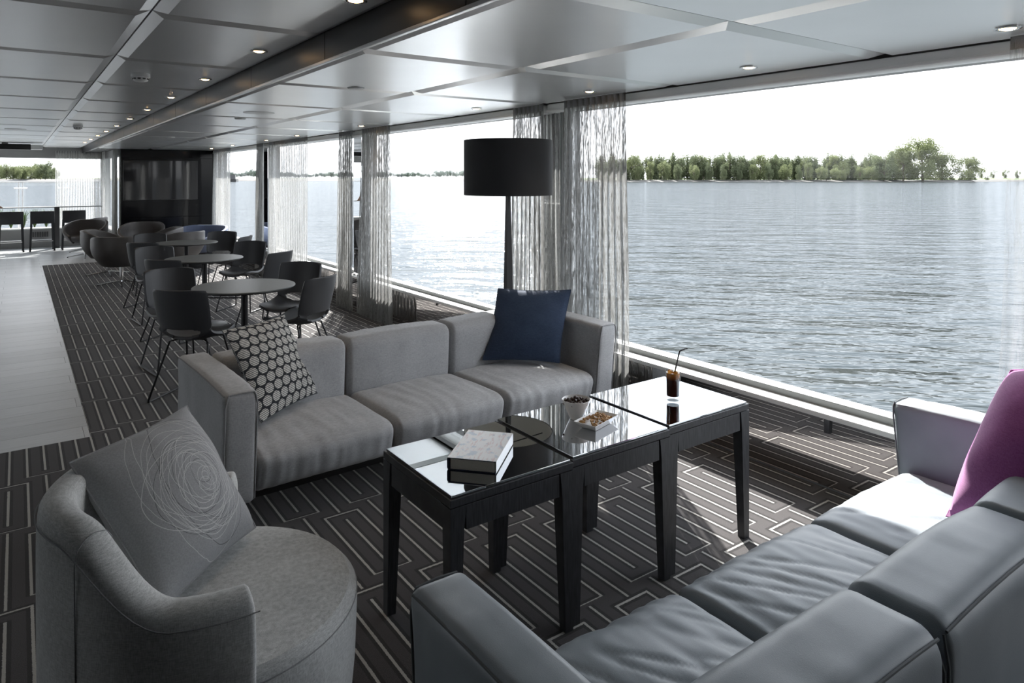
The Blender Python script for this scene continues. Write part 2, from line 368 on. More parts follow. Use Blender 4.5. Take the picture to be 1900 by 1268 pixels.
def rbox(a, b, r, fn=None, n=(14, 10, 8), seg=4):
    """rounded box on a grid; fn(p, q) may reshape each vertex, q in -1..1 per axis"""
    c = [(a[i]+b[i])/2 for i in range(3)]; h = [(b[i]-a[i])/2 for i in range(3)]
    rr_ = r if isinstance(r, (tuple, list)) else (r, r, r)
    def ticks(i):
        k = min(rr_[i]/h[i], .98); inner = [-(1-k)+2*(1-k)*t/n[i] for t in range(n[i]+1)]
        e_ = [-(1-k)-k*math.sin(math.pi/2*(t/seg)) for t in range(seg, 0, -1)]
        return e_+inner+[-q for q in reversed(e_)]
    T = [ticks(i) for i in range(3)]; g = G(); idx = {}
    def vert(q):
        key = tuple(round(z, 5) for z in q)
        if key in idx: return idx[key]
        p = []; d = []
        for i in range(3):
            core = h[i]-rr_[i]; x = q[i]*h[i]; cl = max(-core, min(core, x)); p.append(cl); d.append((x-cl)/rr_[i])
        L = math.sqrt(sum(z*z for z in d)); mxx = max(abs(z) for z in d)
        if L > 1e-9: d = [z/L*min(1, max(mxx, L if L < 1 else 1)) for z in d]
        P = Vector([c[i]+p[i]+d[i]*rr_[i] for i in range(3)])
        if fn: P = fn(P, q)
        idx[key] = len(g.v); g.v.append(tuple(P)); return idx[key]
    for ax in range(3):
        u, w = (ax+1) % 3, (ax+2) % 3
        for sgn in (-1, 1):
            for i in range(len(T[u])-1):
                for j in range(len(T[w])-1):
                    quad = []
                    for (ii, jj) in ((i, j), (i+1, j), (i+1, j+1), (i, j+1)):
                        q = [0, 0, 0]; q[ax] = sgn; q[u] = T[u][ii]; q[w] = T[w][jj]; quad.append(vert(q))
                    g.f.append(tuple(quad if sgn > 0 else quad[::-1]))
    return g
def nz(p, s, seed=0): return noise.noise(Vector((p[0]*s+seed*7.3, p[1]*s+seed*3.1, p[2]*s+seed)))
# ================================================================== THE SETTING
ZI, ZO = 2.30, 2.17           # inner and outer ceiling heights
XW, XG = 3.38, 3.46           # mirror plinth plane, glass plane
YF, YB, XL = 19.2, -2.6, -5.2 # bow wall, rear wall, port wall
# floor slab with carpet, and loose planks on top of it
g = G(); g.box((XL, YB, -.2), (3.6, 4.98, 0)); g.box((.37, 4.98, -.2), (3.6, 15.2, 0))
fl = struct(g.obj('floor', 'carpet', smooth=False))
ub = G().box((XL, 4.98, -.2), (.37, 15.2, -.004)).box((XL, 15.2, -.2), (3.6, YF+.1, -.004)).obj('plank_base', 'joint', fl, smooth=False)
pw = .235; pm = {}
def plank(x0, x1, y0, y1):
    k = (round(x1-x0, 3), round(y1-y0, 3))
    if k not in pm: pm[k] = G().box((0, 0, -.004), (k[0]-.0025, k[1]-.0025, 0)).mesh('plank')
    put('plank', pm[k], 'plank', fl, (x0, y0, 0), smooth=False)
rg = random.Random(5)
y = 4.98; r_i = 0
while y < YF-.05:
    y1 = min(y+pw, YF) if y > 15.19 else (min(y+pw, 15.2) if 15.2-y > pw*.6 and 15.2-y-pw > .05 else 15.2)
    xe = .37 if y < 15.19 else (3.4 if y < 15.4 else 1.68)
    x = -1.2+[0, .42, .21][r_i % 3]-.3
    while x < xe-.02:
        x1 = min(x+.92, xe); plank(x, x1, y, y1); x = x1
    y = y1; r_i += 1
st_ = G().box((XL, 4.98, -.004), (-1.02, YF, -.0005)).obj('plank_field', 'plank', fl, smooth=False); st_['kind'] = 'stuff'

# ceiling: backing slab + bevelled panels
cl = struct(G().box((XL, YB, ZI+.035), (3.6, YF+.1, ZI+.15)).box((1.245, YB, ZO+.035), (3.6, YF+.1, ZI+.034)).obj('ceiling', 'joint', smooth=False))
pmesh = {}
def cpanel(x0, x1, y0, y1, z, ch=.055, rise=.02):
    k = (round(x1-x0, 3), round(y1-y0, 3))
    if k not in pmesh:
        g = G(); w, d = k; e = .004
        g.taper((ch, ch), (w-ch, d-ch), 0, (e, e), (w-e, d-e), rise); g.box((e, e, rise), (w-e, d-e, rise+.012)); pmesh[k] = g.mesh('ceiling_panel')
    return put('ceiling_panel', pmesh[k], 'ceiling', cl, (x0, y0, z), smooth=False)
JY = [1.63+1.285*i for i in range(-3, 14)]
for i in range(len(JY)-1):
    if JY[i] > 15.4: continue
    y1 = min(JY[i+1], 15.55)
    cpanel(1.245, 2.17, JY[i], y1, ZO); cpanel(2.17, 3.36, JY[i], y1, ZO)
JI = [3.31+1.32*i for i in range(-4, 13)]
for i in range(len(JI)-1):
    y1 = min(JI[i+1], YF)
    for (a, b) in ((.47, 1.235), (-1.05, .47), (-2.9, -1.05), (-5.15, -2.9)): cpanel(a, b, JI[i], y1, ZI)
    rs = G().box((1.235, JI[i]+.003, ZO+.004), (1.245, y1-.003, ZI+.02)).obj('riser_panel', 'riser', cl, smooth=False)
tr = struct(G().cbox((1.228, YB, ZO-.004), (1.25, 16.6, ZO+.012), .003).obj('trim_1', 'steel', smooth=False))

# starboard wall: low wall, pillars, header; mirrors on it
PIL = [.43, 4.225, 8.0, 11.86, 15.48]; PW = .125
WIN = [(PIL[i]+PW, PIL[i+1]-PW) for i in range(4)]
g = G().box((XW+.006, YB, 0), (3.60, 15.6, .37)).box((XG-.03, YB, 2.12), (3.60, 15.6, 2.34))
for p in PIL: g.box((3.41, p-PW, .37), (3.60, p+PW, 2.12))
g.box((3.41, YB, .37), (3.60, PIL[0]-PW-1.2, 2.12))
wr = struct(g.obj('wall_right', 'wall', smooth=False))
for p in PIL: G().box((3.40, p-PW+.005, .0), (3.409, p+PW-.005, ZO)).obj('pillar_mirror', 'mirror', wr, smooth=False)
for a, b in zip([YB]+PIL, PIL+[15.6]): G().box((XW, a+.004 if a > 0 else a, .012), (XW+.005, b-.004, .372)).obj('plinth_mirror', 'mirror_dark', wr, smooth=False)
for i, (a, b) in enumerate([(-.95, PIL[0]-PW)]+WIN):
    w = G()
    w.cbox((3.43, a, 2.118), (3.52, b, 2.16), .006)
    w.cbox((3.43, a, .445), (3.52, a+.035, 2.118), .005); w.cbox((3.43, b-.035, .445), (3.52, b, 2.118), .005)
    wf = struct(w.obj('window_%d' % (i+1), 'frame', smooth=False))
    G().cbox((3.425, a, .375), (3.52, b, .44), .006).box((3.37, a, .375), (3.425, b, .404)).obj('lower_frame', 'frame_shaded', wf, smooth=False)
    G().box((XG, a+.03, .44), (XG+.008, b-.03, 2.12)).obj('pane', 'pane', wf, smooth=False)
    G().cbox((3.33, a-.12 if i else a, .372), (3.378, b+.12, .402), .008).obj('window_ledge', 'white', wf, smooth=False)
    hd = G().cbox((3.345, a-.1, 2.105), (3.43, b+.1, 2.17), .012).obj('head_profile', 'frame', wf, smooth=True)
    G().tube([(3.345, a-.1, 2.118), (3.345, b+.1, 2.118)], .009, 8).obj('head_bead', 'white', wf)
    for s_ in (a+.036, b-.046): G().box((XG-.012, s_, .445), (XG+.012, s_+.01, 2.118)).obj('seal', 'frame_dark', wf, smooth=False)
# black gloss wall with the screen; side return; bow wall
bw = struct(G().box((1.66, 15.55, 0), (3.45, 15.75, ZI)).obj('wall_screen', 'black_gloss', smooth=False))
bw.name = 'wall_far'
for x0, x1, z0, z1 in ((1.665, 2.20, .03, .80), (2.205, 2.78, .03, .80), (2.785, 3.36, .03, .80), (1.665, 3.36, .805, 2.0), (1.665, 3.36, 2.005, 2.16)):
    G().cbox((x0, 15.535, z0), (x1-.004, 15.55, z1), .003).obj('panel', 'black_gloss', bw, smooth=False)
bo = struct(G().box((XL, YF, 0), (1.75, YF+.12, .42)).box((XL, YF, 2.05), (1.75, YF+.12, ZI+.05)).obj('wall_front', 'wall', smooth=False))
ws = G().cbox((XL, YF-.06, .42), (1.70, YF+.14, .45), .006)
for x in (-4.4, -2.3, -.42, 1.66): ws.cbox((x-.03, YF, .45), (x+.03, YF+.1, 2.05), .006)
wf = struct(ws.obj('window_6', 'frame', smooth=False))
for a, b in ((-4.37, -2.33), (-2.27, -.45), (-.39, 1.63)): G().box((a, YF+.04, .45), (b, YF+.048, 2.05)).obj('pane', 'pane', wf, smooth=False)
for k in range(7): G().box((.28+k*.045, YF-.012, .24), (.31+k*.045, YF, .36)).obj('grille_slat', 'wall_dark', bo, smooth=False)
sw = struct(G().box((1.69, 15.75, 0), (1.80, YF, .42)).box((1.69, 15.75, 2.05), (1.80, YF, ZI)).box((1.69, 15.75, .42), (1.80, 16.1, 2.05)).box((1.69, 18.9, .42), (1.80, YF, 2.05)).obj('wall_bow_side', 'wall', smooth=False))
ww = G().cbox((1.68, 16.1, .42), (1.80, 18.9, .46), .005).cbox((1.69, 16.1, .46), (1.78, 16.14, 2.05), .005).cbox((1.69, 18.86, .46), (1.78, 18.9, 2.05), .005).cbox((1.69, 17.45, .46), (1.78, 17.51, 2.05), .005)
wf = struct(ww.obj('window_7', 'frame', smooth=False)); G().box((1.74, 16.1, .46), (1.748, 18.9, 2.05)).obj('pane', 'pane', wf, smooth=False)
# unseen port wall, its windows added to let in fill light; rear wall
g = G().box((XL-.2, YB, 0), (XL, YF, .40)).box((XL-.2, YB, 2.1), (XL, YF, ZI+.1))
PP = [-2.5, .9, 4.3, 7.7, 15.4, 19.0]
for p in PP: g.box((XL-.2, p-.13, .4), (XL, p+.13, 2.1))
g.box((XL-.2, 7.7, .4), (XL, 15.4, 2.1)); g.box((XL-.2, -2.5, .4), (XL, 4.3, 2.1))
wl = struct(g.obj('wall_left', 'wall_dark', smooth=False))
for i, (a, b) in enumerate([(PP[2], PP[3]), (PP[4], PP[5])]):
    w = G().cbox((XL-.12, a+.13, .4), (XL+.02, b-.13, .45), .005).cbox((XL-.12, a+.13, 2.06), (XL, b-.13, 2.1), .005).cbox((XL-.12, a+.13, .45), (XL, a+.17, 2.06), .005).cbox((XL-.12, b-.17, .45), (XL, b-.13, 2.06), .005)
    wf = struct(w.obj('window_%d' % (8+i), 'frame', smooth=False)); G().box((XL-.06, a+.16, .45), (XL-.052, b-.16, 2.07)).obj('pane', 'pane', wf, smooth=False)
wb = struct(G().box((XL-.2, YB-.2, 0), (3.6, YB, ZI+.1)).obj('wall_back', 'wall_dark', smooth=False))

# ================================================================== CURTAINS
def curtain(y0, y1, mat, label, folds, x=3.25, amp=.03, z0=.015, z1=ZO-.004, flare=.04, seed=0, axis='y', lean=0):
    folds *= 1.5; amp *= .62; n = max(30, int(folds*10)); rnd = random.Random(seed); ph = [rnd.uniform(0, 6.28) for _ in range(4)]
    def fn(u, v):
        s = y0+(y1-y0)*u; z = z0+(z1-z0)*v; t = 1-v
        w = amp*(.35+.65*t**.6)*(math.sin(u*folds*6.283+ph[0]+.6*math.sin(u*5+ph[1]+t*1.5))+.35*math.sin(u*folds*12.9+ph[2]+t*2))
        s2 = s+(u-.5)*flare*t*2+.012*math.sin(z*3+ph[3]+u*9)*t+lean*t
        d = x+w-.02*t
        return (d, s2, z) if axis == 'y' else (s2, d, z)
    g = G().grid(n, 26, fn)
    o = g.obj('curtain', mat)
    tag(o, label, 'curtain', None)
    g2 = G().grid(n, 3, lambda u, v: tuple(Vector(fn(u, 1-.025*(1-v)))+Vector((0, 0, .001)))); g2.obj('heading_tape', MT['piping'], o)
    return o
curtain(3.27, 3.90, 'sheer', 'broad silvery sheer curtain hanging behind the right arm of the grey fabric sofa', 7, seed=1, x=3.27)
curtain(4.17, 4.58, 'sheer', 'silvery sheer curtain hanging directly behind the black lamp pole', 5, seed=2, x=3.29, flare=.02)
curtain(6.80, 7.50, 'sheer', 'silvery sheer curtain right of the second mirrored pillar, gathered on the floor', 7, seed=3, flare=.10)
curtain(7.80, 8.20, 'sheer', 'narrow silvery sheer curtain left of the second mirrored pillar', 5, seed=4)
curtain(9.35, 11.15, 'sheer_light', 'widest pale sheer curtain, drawn across part of the window by the farther round tables', 16, seed=5, amp=.025)
curtain(11.45, 11.85, 'sheer', 'thin silvery sheer curtain left of the third mirrored pillar', 5, seed=6)
curtain(13.6, 14.95, 'sheer_light', 'pale sheer curtain beside the glossy black wall', 9, seed=7)
curtain(.50, 1.085, 'sheer_clear', 'very thin see-through curtain at the right edge of the photo', 4, seed=8, amp=.012, x=3.24, lean=.02)
curtain(.72, 1.62, 'sheer_light', 'white sheer curtain drawn across the bow window behind the bar stools', 12, seed=9, axis='x', x=YF-.16, z0=.45, z1=2.22, amp=.025, flare=.02)
curtain(18.3, 18.85, 'sheer_light', 'pale sheer curtain in the far corner of the bow window', 5, seed=10, x=1.63, z0=.02, z1=2.25)
curtain(15.85, 16.6, 'sheer', 'greenish grey sheer curtain left of the glossy black wall', 6, seed=11, x=1.63, z0=.02, z1=2.25)

# ================================================================== CEILING FITTINGS
def downlight(loc, label, group, lit=True):
    t = thing('downlight', label, 'downlight', loc, 0, group)
    if not dl_mesh:
        dl_mesh.append(G().lathe([(.045, 0), (.046, -.006), (.038, -.008), (.032, -.004), (.030, .004), (.045, .004)], 24).mesh('ring'))
        dl_mesh.append(G().lathe([(.001, -.011), (.016, -.010), (.026, -.006), (.029, .002), (.001, .003)], 20).mesh('bulb'))
    put('ring', dl_mesh[0], 'chrome', t); put('bulb', dl_mesh[1], 'bulb', t)
    if lit:
        ld = bpy.data.lights.new('downlight_beam', 'SPOT'); ld.energy = 2.5; ld.color = (1, .74, .48); ld.spot_size = R(95); ld.spot_blend = .7; ld.shadow_soft_size = .03
        lo = bpy.data.objects.new('downlight_beam', ld); COL.objects.link(lo); lo.parent = t; lo.location = (0, 0, -.012)
dl_mesh = []
for i in range(11):
    downlight((1.08, 2.56+1.335*i, ZI), 'small warm recessed downlight in the row along the dark ceiling step', 'downlights along the ceiling step')
for i, yy_ in enumerate((1.03, 2.17, 3.38, 4.75, 7.07, 9.2, 10.6, 12.6, 14.2)):
    downlight((3.05, yy_, ZO), 'small warm recessed downlight in the ceiling above the window line', 'downlights above the windows', lit=i < 5)
def detector(x, y, label):
    t = thing('smoke_detector', label, 'smoke detector', (x, y, ZI))
    G().lathe([(.056, .002), (.058, -.004), (.058, -.022), (.054, -.026), (.05, -.026)], 28).obj('base_ring', 'detector', t)
    G().lathe([(.05, -.026), (.048, -.038), (.04, -.05), (.022, -.056), (.002, -.057)], 28).obj('dome', 'detector', t)
    for k in range(10):
        a = k*math.pi/5; G().box((.044, -.009, -.040), (.050, .009, -.032)).obj('slot', 'joint', t, rot=(0, 0, a), smooth=False)
detector(.675, 5.23, 'white round smoke detector with slots on the near ceiling panel')
detector(.66, 10.9, 'white smoke detector on the far ceiling near the bow windows')
for x, y, lab in ((1.74, 4.12, 'small flat round ceiling cover nearest the camera, right of the dark ceiling step'), (1.74, 6.9, 'small flat round ceiling cover second along the lower ceiling'), (1.74, 10.6, 'small flat round ceiling cover far down the lower ceiling')):
    t = thing('ceiling_cover', lab, 'ceiling cover', (x, y, ZO)); G().lathe([(.05, .001), (.05, -.008), (.042, -.011), (.001, -.011)], 24).obj('disc', 'detector', t); G().lathe([(.054, .002), (.054, -.003), (.05, -.003)], 24).obj('rim', 'steel', t)
for x, y, z, r_, lab in ((1.72, 6.2, ZO, .13, 'flat round grey ceiling loudspeaker grille in the lower ceiling'), (-.02, 12.2, ZI, .13, 'flat round loudspeaker grille in the upper ceiling near the bow')):
    t = thing('ceiling_speaker', lab, 'speaker', (x, y, z)); G().lathe([(r_, .001), (r_, -.004), (r_-.01, -.005)], 36).obj('rim', 'detector', t); G().lathe([(r_-.01, -.002), (r_-.012, -.004), (.001, -.004)], 36).obj('grille', 'steel', t)
t = thing('ceiling_projector', 'black box hung from the ceiling at the bow, upper left', 'projector', (-.2, 17.0, ZI))
G().cbox((-.4, -.2, -.14), (.42, .2, -.03), .01).obj('housing', 'black_plastic', t); G().box((-.05, -.05, -.03), (.05, .05, 0)).obj('mount', 'steel', t); G().cbox((.42, -.2, -.13), (.62, .2, -.04), .01).obj('side_cover', 'frame', t)
# ================================================================== SOFAS
def sofa(name, label, mat, loc, rz, L, D, zs, za, zb, at=.15, wr=.0, pipe='piping', fold=14):
    t = thing(name, label, 'sofa', loc, rz)
    w = (L-2*at)/3
    for sx in (0, 1):
        x0 = 0 if sx == 0 else L-at
        def fa(p, q):
            p = p.copy(); p.z += .008*(1-q[1]**2)*max(q[2], 0); p.y += .05*max(0, -q[1])*(1-q[2])/2
            k = nz(p, 9, sx)*.003+nz((p.x*3, p.y*26, p.z*3), 1, 4+sx)*.0025*max(q[2], 0)
            p.x += k*(1 if abs(q[0]) > .9 else 0); p.z += k*(1 if q[2] > .9 else 0); return p
        a = rbox((x0, 0, zb), (x0+at, D, za), (.028, .03, .032), fa, (3, 26, 14)).obj('arm', mat, t)
        e = .007; yy0 = .002
        for xe in (x0+e, x0+at-e):
            G().tube([(xe, .055, zb+.02), (xe, .03, (za+zb)/2), (xe, .008, za-.06), (xe+(e if xe < x0+at/2 else -e)*1.2, .004, za-.02), (xe+(e if xe < x0+at/2 else -e)*2, .007, za-.007)], .0036, 6).obj('piping', pipe, a)
        G().tube([(x0+.02, .007, za-.006), (x0+at/2, .005, za-.0035), (x0+at-.02, .007, za-.006)], .0036, 6).obj('piping', pipe, a)
        xo = x0+.006 if sx == 0 else x0+at-.006
        G().tube([(xo, .02+k*(D-.04)/10, za-.012+.008*(1-(2*k/10-1)**2)) for k in range(11)], .0034, 6).obj('piping', pipe, a)
    for i in range(3):
        x0, x1 = at+i*w, at+(i+1)*w
        def fs(p, q, i=i):
            p = p.copy(); top = max(q[2], 0)
            p.z += .022*top*(1-q[0]**2)*(1-.6*q[1]**2)
            if q[1] < 0: p.y += .055*max(0, -q[1])*((1-q[2])/2)**1.5; p.y -= .018*(1-q[0]**2)*max(0, -q[1])*(1-q[2]*q[2])
            wk = math.sin(p.x*fold+2.2*nz(p, 3.1, i))*nz((p.x*2.2, p.y*1.4, 0), 2, 9+i)
            p.z += wr*.35*top*wk*(1-q[0]**4); cn = nz((p.x*10+p.y*5, p.y*2.4, i*3.), 1, i); p.z -= wr*.26*top*max(0, 1-abs(cn)*4)**2*(1-q[0]**6); p.z += .004*top*nz((p.x*24, p.y*4, p.z*4), 1, i); p.y += .0055*nz((p.x*26, p.z*3, 1), 1, 3+i)*(1 if q[1] < -.8 else 0)
            return p
        rbox((x0+.003, .035, zb+.008), (x1-.003, D-.2, zs), (.032, .085, .055), fs, ((48, 18, 8) if wr == 0 else (60, 36, 8)), 5).obj('seat_cushion', mat, t)
        def fb(p, q, i=i):
            p = p.copy(); p.z += .012*max(q[2], 0)*(1-q[0]**2)
            if q[1] < 0: p.y -= .028*(1-q[0]**2)*(1-q[2]**2)
            p.y += .05*(q[2]-1)/2*(-1 if q[1] > .5 else -.6)*(0 if q[1] > .5 else 1)
            k = nz((p.x*22, p.y*5, p.z*2.5), 1, 20+i)*.0035; p.z += k*max(q[2], 0); p.y += k*(1 if q[1] < -.8 else 0)
            p.z += wr*.12*max(q[2], 0)*math.sin(p.x*13+2*nz(p, 3, i)); return p
        b = rbox((x0+.003, D-.25, zb+.02), (x1-.003, D-.012, za-.004), (.03, .06, .065), fb, (20, 8, 14), 5).obj('back_cushion', mat, t)
        G().tube([(x0+.012, D-.02, zb+.05), (x0+.011, D-.016, za-.09), (x0+.02, D-.03, za-.03)], .0036, 6).obj('piping', pipe, b)
        G().tube([(x1-.012, D-.02, zb+.05), (x1-.011, D-.016, za-.09), (x1-.02, D-.03, za-.03)], .0036, 6).obj('piping', pipe, b)
        G().tube([(x0+.02+(w-.04)*k/8, D-.024, za-.022+.012*(1-(k/4-1)**2)) for k in range(9)], .0036, 6).obj('piping', pipe, b)
    G().cbox((.06, .16, zb-.03), (L-.06, D-.08, zb+.03), .005).obj('base_frame', 'black_plastic', t)
    for x in (.12, L-.12):
        for yv in (.22, D-.16): G().lathe([(.02, 0), (.022, zb-.03)], 14, (x, yv, 0)).obj('foot', 'black_plastic', t)
    return t
SFA = R(2.3)
sofa('fabric_sofa', 'three-seat light grey fabric sofa under the window with dotted and blue pillows', 'fabric_grey', (.716, 3.10, 0), SFA, 2.41, .87, .365, .67, .155, wr=.0)
sofa('leather_sofa', 'three-seat blue-grey leather sofa in the foreground, seen from behind', 'leather', (3.125, 1.425, 0), R(180), 2.40, .80, .40, .662, .10, wr=.022, pipe='thread', fold=19)

# ================================================================== TUB ARMCHAIR
def tub():
    t = thing('tub_armchair', 'round grey woven tub armchair at lower left with scribble pillow', 'armchair', (.455, 2.09, 0), R(-11))
    th = R(103); n = 60
    def height(a):
        a = abs(a); k = min(1, max(0, (a-R(34))/R(42))); k = k*k*(3-2*k); return .785-.175*k
    def ring(a):
        H = height(a); out = .405+.012*(1-abs(a)/th); tk = .085
        pr = [(out-.02, .035), (out, .06), (out, .3), (out+.004, H-.05), (out-.004, H-.018), (out-.022, H-.002), (out-tk/2-.005, H+.004), (out-tk+.008, H-.004), (out-tk-.006, H-.025), (out-tk-.004, H-.07), (out-tk-.012, .36), (out-tk, .10)]
        return [(-math.cos(a)*r_*1.0, math.sin(a)*r_, z) for r_, z in pr]
    g = G(); m_ = 12; vs = []; 
    for i in range(n+1): vs += ring(-th+2*th*i/n)
    fs = [(i*m_+k, i*m_+(k+1) % m_, (i+1)*m_+(k+1) % m_, (i+1)*m_+k) for i in range(n) for k in range(m_)]
    fs += [tuple(range(m_-1, -1, -1)), tuple(n*m_+k for k in range(m_))]
    g.add(vs, fs); sh = g.obj('shell', 'fabric_tub', t)
    sub = sh.modifiers.new('sub', 'SUBSURF'); sub.levels = 2; sub.render_levels = 2
    for e_ in (0, n*m_):
        pass
    top = [ring(-th+2*th*i/n) for i in range(n+1)]
    G().tube([Vector(q[3])+Vector((0, 0, .01)) for q in top], .0016, 6).obj('seam', 'piping', sh)
    for a in (R(-44), R(44)): G().tube([Vector(q)*1.002 for q in ring(a)[2:11]], .0012, 6).obj('seam', 'piping', sh)
    sg = G().lathe([(.35, .03), (.378, .05), (.392, .2), (.398, .36), (.395, .395), (.375, .418), (.33, .426), (.2, .430), (.01, .432)], 64).obj('seat', 'fabric_tub', t)
    G().tube([(.397*math.cos(a*math.pi/32), .397*math.sin(a*math.pi/32), .388) for a in range(64)], .0018, 6, True).obj('seam', 'piping', sg)
    G().lathe([(.33, 0), (.33, .035)], 40).obj('plinth', 'black_plastic', t)
tub()

# ================================================================== PILLOWS
def pillow(name, label, corners, mat, T, pinch=.05, seed=0, n=26, curl=.02):
    A, B, C_, D_ = [Vector(c) for c in corners]; cen = (A+B+C_+D_)/4; N = (B-A).cross(D_-A).normalized()
    g = G(); uv = []
    def pt(u, v, s):
        a, b = 2*u-1, 2*v-1
        uu = .5+.5*a*(1-pinch*(1-b*b)); vv = .5+.5*b*(1-pinch*(1-a*a))
        p = A*(1-uu)*(1-vv)+B*uu*(1-vv)+C_*uu*vv+D_*(1-uu)*vv
        e = max(0, (1-a*a)*(1-b*b)); t = T*(e**.52)
        q = p-cen
        t += (nz(q, 7, seed)*.010+nz(q, 16, seed+5)*.005)*min(1, e*6)*(1.0)
        cr = abs(a*b); p = p+N*s*t*.5+N*(nz(q, 5, seed+9)*.012*(1-e))+N*curl*(cr**6)*math.copysign(1, a*b)*.3
        return p-cen
    idx = {}
    for s in (1, -1):
        for j in range(n+1):
            for i in range(n+1):
                edge = i in (0, n) or j in (0, n); k = (i, j, 0 if edge else s)
                if k not in idx: idx[k] = len(g.v); g.v.append(tuple(pt(i/n, j/n, s))); uv.append((i/n, j/n))
    def id_(i, j, s): return idx[(i, j, 0 if (i in (0, n) or j in (0, n)) else s)]
    for s in (1, -1):
        for j in range(n):
            for i in range(n):
                q = (id_(i, j, s), id_(i+1, j, s), id_(i+1, j+1, s), id_(i, j+1, s)); g.f.append(q if s > 0 else q[::-1])
    g.uv = uv
    t = thing(name, label, 'pillow', cen)
    o = g.obj('cover', mat, t)
    bd = [id_(i, 0, 1) for i in range(n)]+[id_(n, j, 1) for j in range(n)]+[id_(i, n, 1) for i in range(n, 0, -1)]+[id_(0, j, 1) for j in range(n, 0, -1)]
    G().tube([g.v[k] for k in bd], .0028, 5, True).obj('edge_seam', mat if mat in ('purple', 'blue') else ('thread' if mat == 'dots' else 'piping'), o)
    return t
pillow('throw_pillow', 'grey throw pillow printed with scribbled circles, in the tub armchair', [(.300, 1.985, .463), (.632, 2.312, .462), (.471, 2.58, .813), (.122, 2.252, .82)], 'scribble', .19, seed=1)
pillow('throw_pillow', 'black and white dotted pillow leaning on the left arm of the fabric sofa', [(.965, 3.44, .405), (1.364, 3.735, .41), (1.235, 3.94, .823), (.835, 3.645, .84)], 'dots', .14, seed=2)
pillow('throw_pillow', 'dark blue linen pillow in the right corner of the fabric sofa', [(2.46, 3.76, .412), (2.815, 3.405, .418), (3.034, 3.545, .844), (2.69, 3.915, .838)], 'blue', .14, seed=3)
pillow('throw_pillow', 'purple pillow at the far right end of the leather sofa', [(2.615, 1.06, .425), (2.55, .705, .53), (2.765, .59, 1.03), (2.83, .945, .925)], 'purple', .27, seed=4, pinch=.02)

# ================================================================== COFFEE TABLES
def coffee_table(x0, y0, w, d, label, H=.6):
    t = thing('coffee_table', label, 'table', (x0, y0, 0), 0, None)
    lt, lb = .058, .034
    for ix in (0, 1):
        for iy in (0, 1):
            xo, yo = (0, w)[ix], (0, d)[iy]; sx, sy = (1, -1)[ix], (1, -1)[iy]
            a = lambda s: (min(xo, xo+sx*s), min(yo, yo+sy*s)); b = lambda s: (max(xo, xo+sx*s), max(yo, yo+sy*s))
            G().taper(a(lb), b(lb), 0, a(lt-.008), b(lt-.008), H-.11).taper(a(lt-.008), b(lt-.008), H-.11, a(lt), b(lt), H-.034).obj('leg', 'black_wood', t, smooth=False)
    for iy in (0, 1):
        y = .004 if iy == 0 else d-.026; G().cbox((lt+.0015, y, H-.115), (w-lt-.0015, y+.022, H-.036), .0015).obj('apron', 'black_wood', t, smooth=False)
    for ix in (0, 1):
        x = .004 if ix == 0 else w-.026; G().cbox((x, lt+.0015, H-.115), (x+.022, d-lt-.0015, H-.036), .0015).obj('apron', 'black_wood', t, smooth=False)
    tf = G().cbox((0, 0, H-.032), (w, d, H-.006), .002).obj('top_frame', 'black_wood', t, smooth=False)
    gt = G().cbox((.008, .008, H-.005), (w-.008, d-.008, H+.003), .0015).obj('glass_top', 'table_mirror', t, smooth=False)
m = M('back_painted_glass'); m.set(Base_Color=(.66, .68, .70, 1), Metallic=1, Roughness=.01); MT['table_mirror'] = m.m
coffee_table(1.095, 1.855, .502, .485, 'black square glass-topped coffee table carrying the open white book')
coffee_table(1.605, 1.868, .512, .492, 'black square glass-topped coffee table carrying the bowl and the dish of nuts')
coffee_table(2.125, 1.88, .522, .497, 'black square glass-topped coffee table carrying the cola glass, nearest the window')
for o in bpy.data.objects:
    if o.get('label', '').endswith('carrying the open white book'): o['label'] = 'black square glass-topped coffee table carrying the white book, nearest the armchair'
TT = .6035
# book
t = thing('book', 'thick closed book in a white illustrated jacket on the left coffee table', 'book', (1.347, 2.064, TT), R(42))
W_, Ln, Tk = .165, .262, .042
G().cbox((-Ln/2+.004, -W_/2+.004, .003), (Ln/2-.004, W_/2-.006, Tk-.003), .001).obj('page_block', 'page', t, smooth=False)
G().cbox((-Ln/2, -W_/2, 0), (Ln/2, W_/2, .003), .001).obj('back_cover', 'navy', t, smooth=False)
G().cbox((-Ln/2, -W_/2, Tk-.003), (Ln/2, W_/2, Tk), .001).obj('front_cover', 'navy', t, smooth=False)
G().cbox((-Ln/2, W_/2-.004, 0), (Ln/2, W_/2+.007, Tk), .0065).obj('spine', 'navy', t)
G().cbox((-Ln/2-.001, -W_/2-.002, Tk), (Ln/2+.001, W_/2+.004, Tk+.0012), .0004).obj('dust_jacket', 'jacket', t, smooth=False)
G().cbox((-Ln/2-.001, -W_/2-.0035, .004), (Ln/2+.001, -W_/2-.0015, Tk+.0012), .0004).obj('jacket_flap', 'white', t, smooth=False)
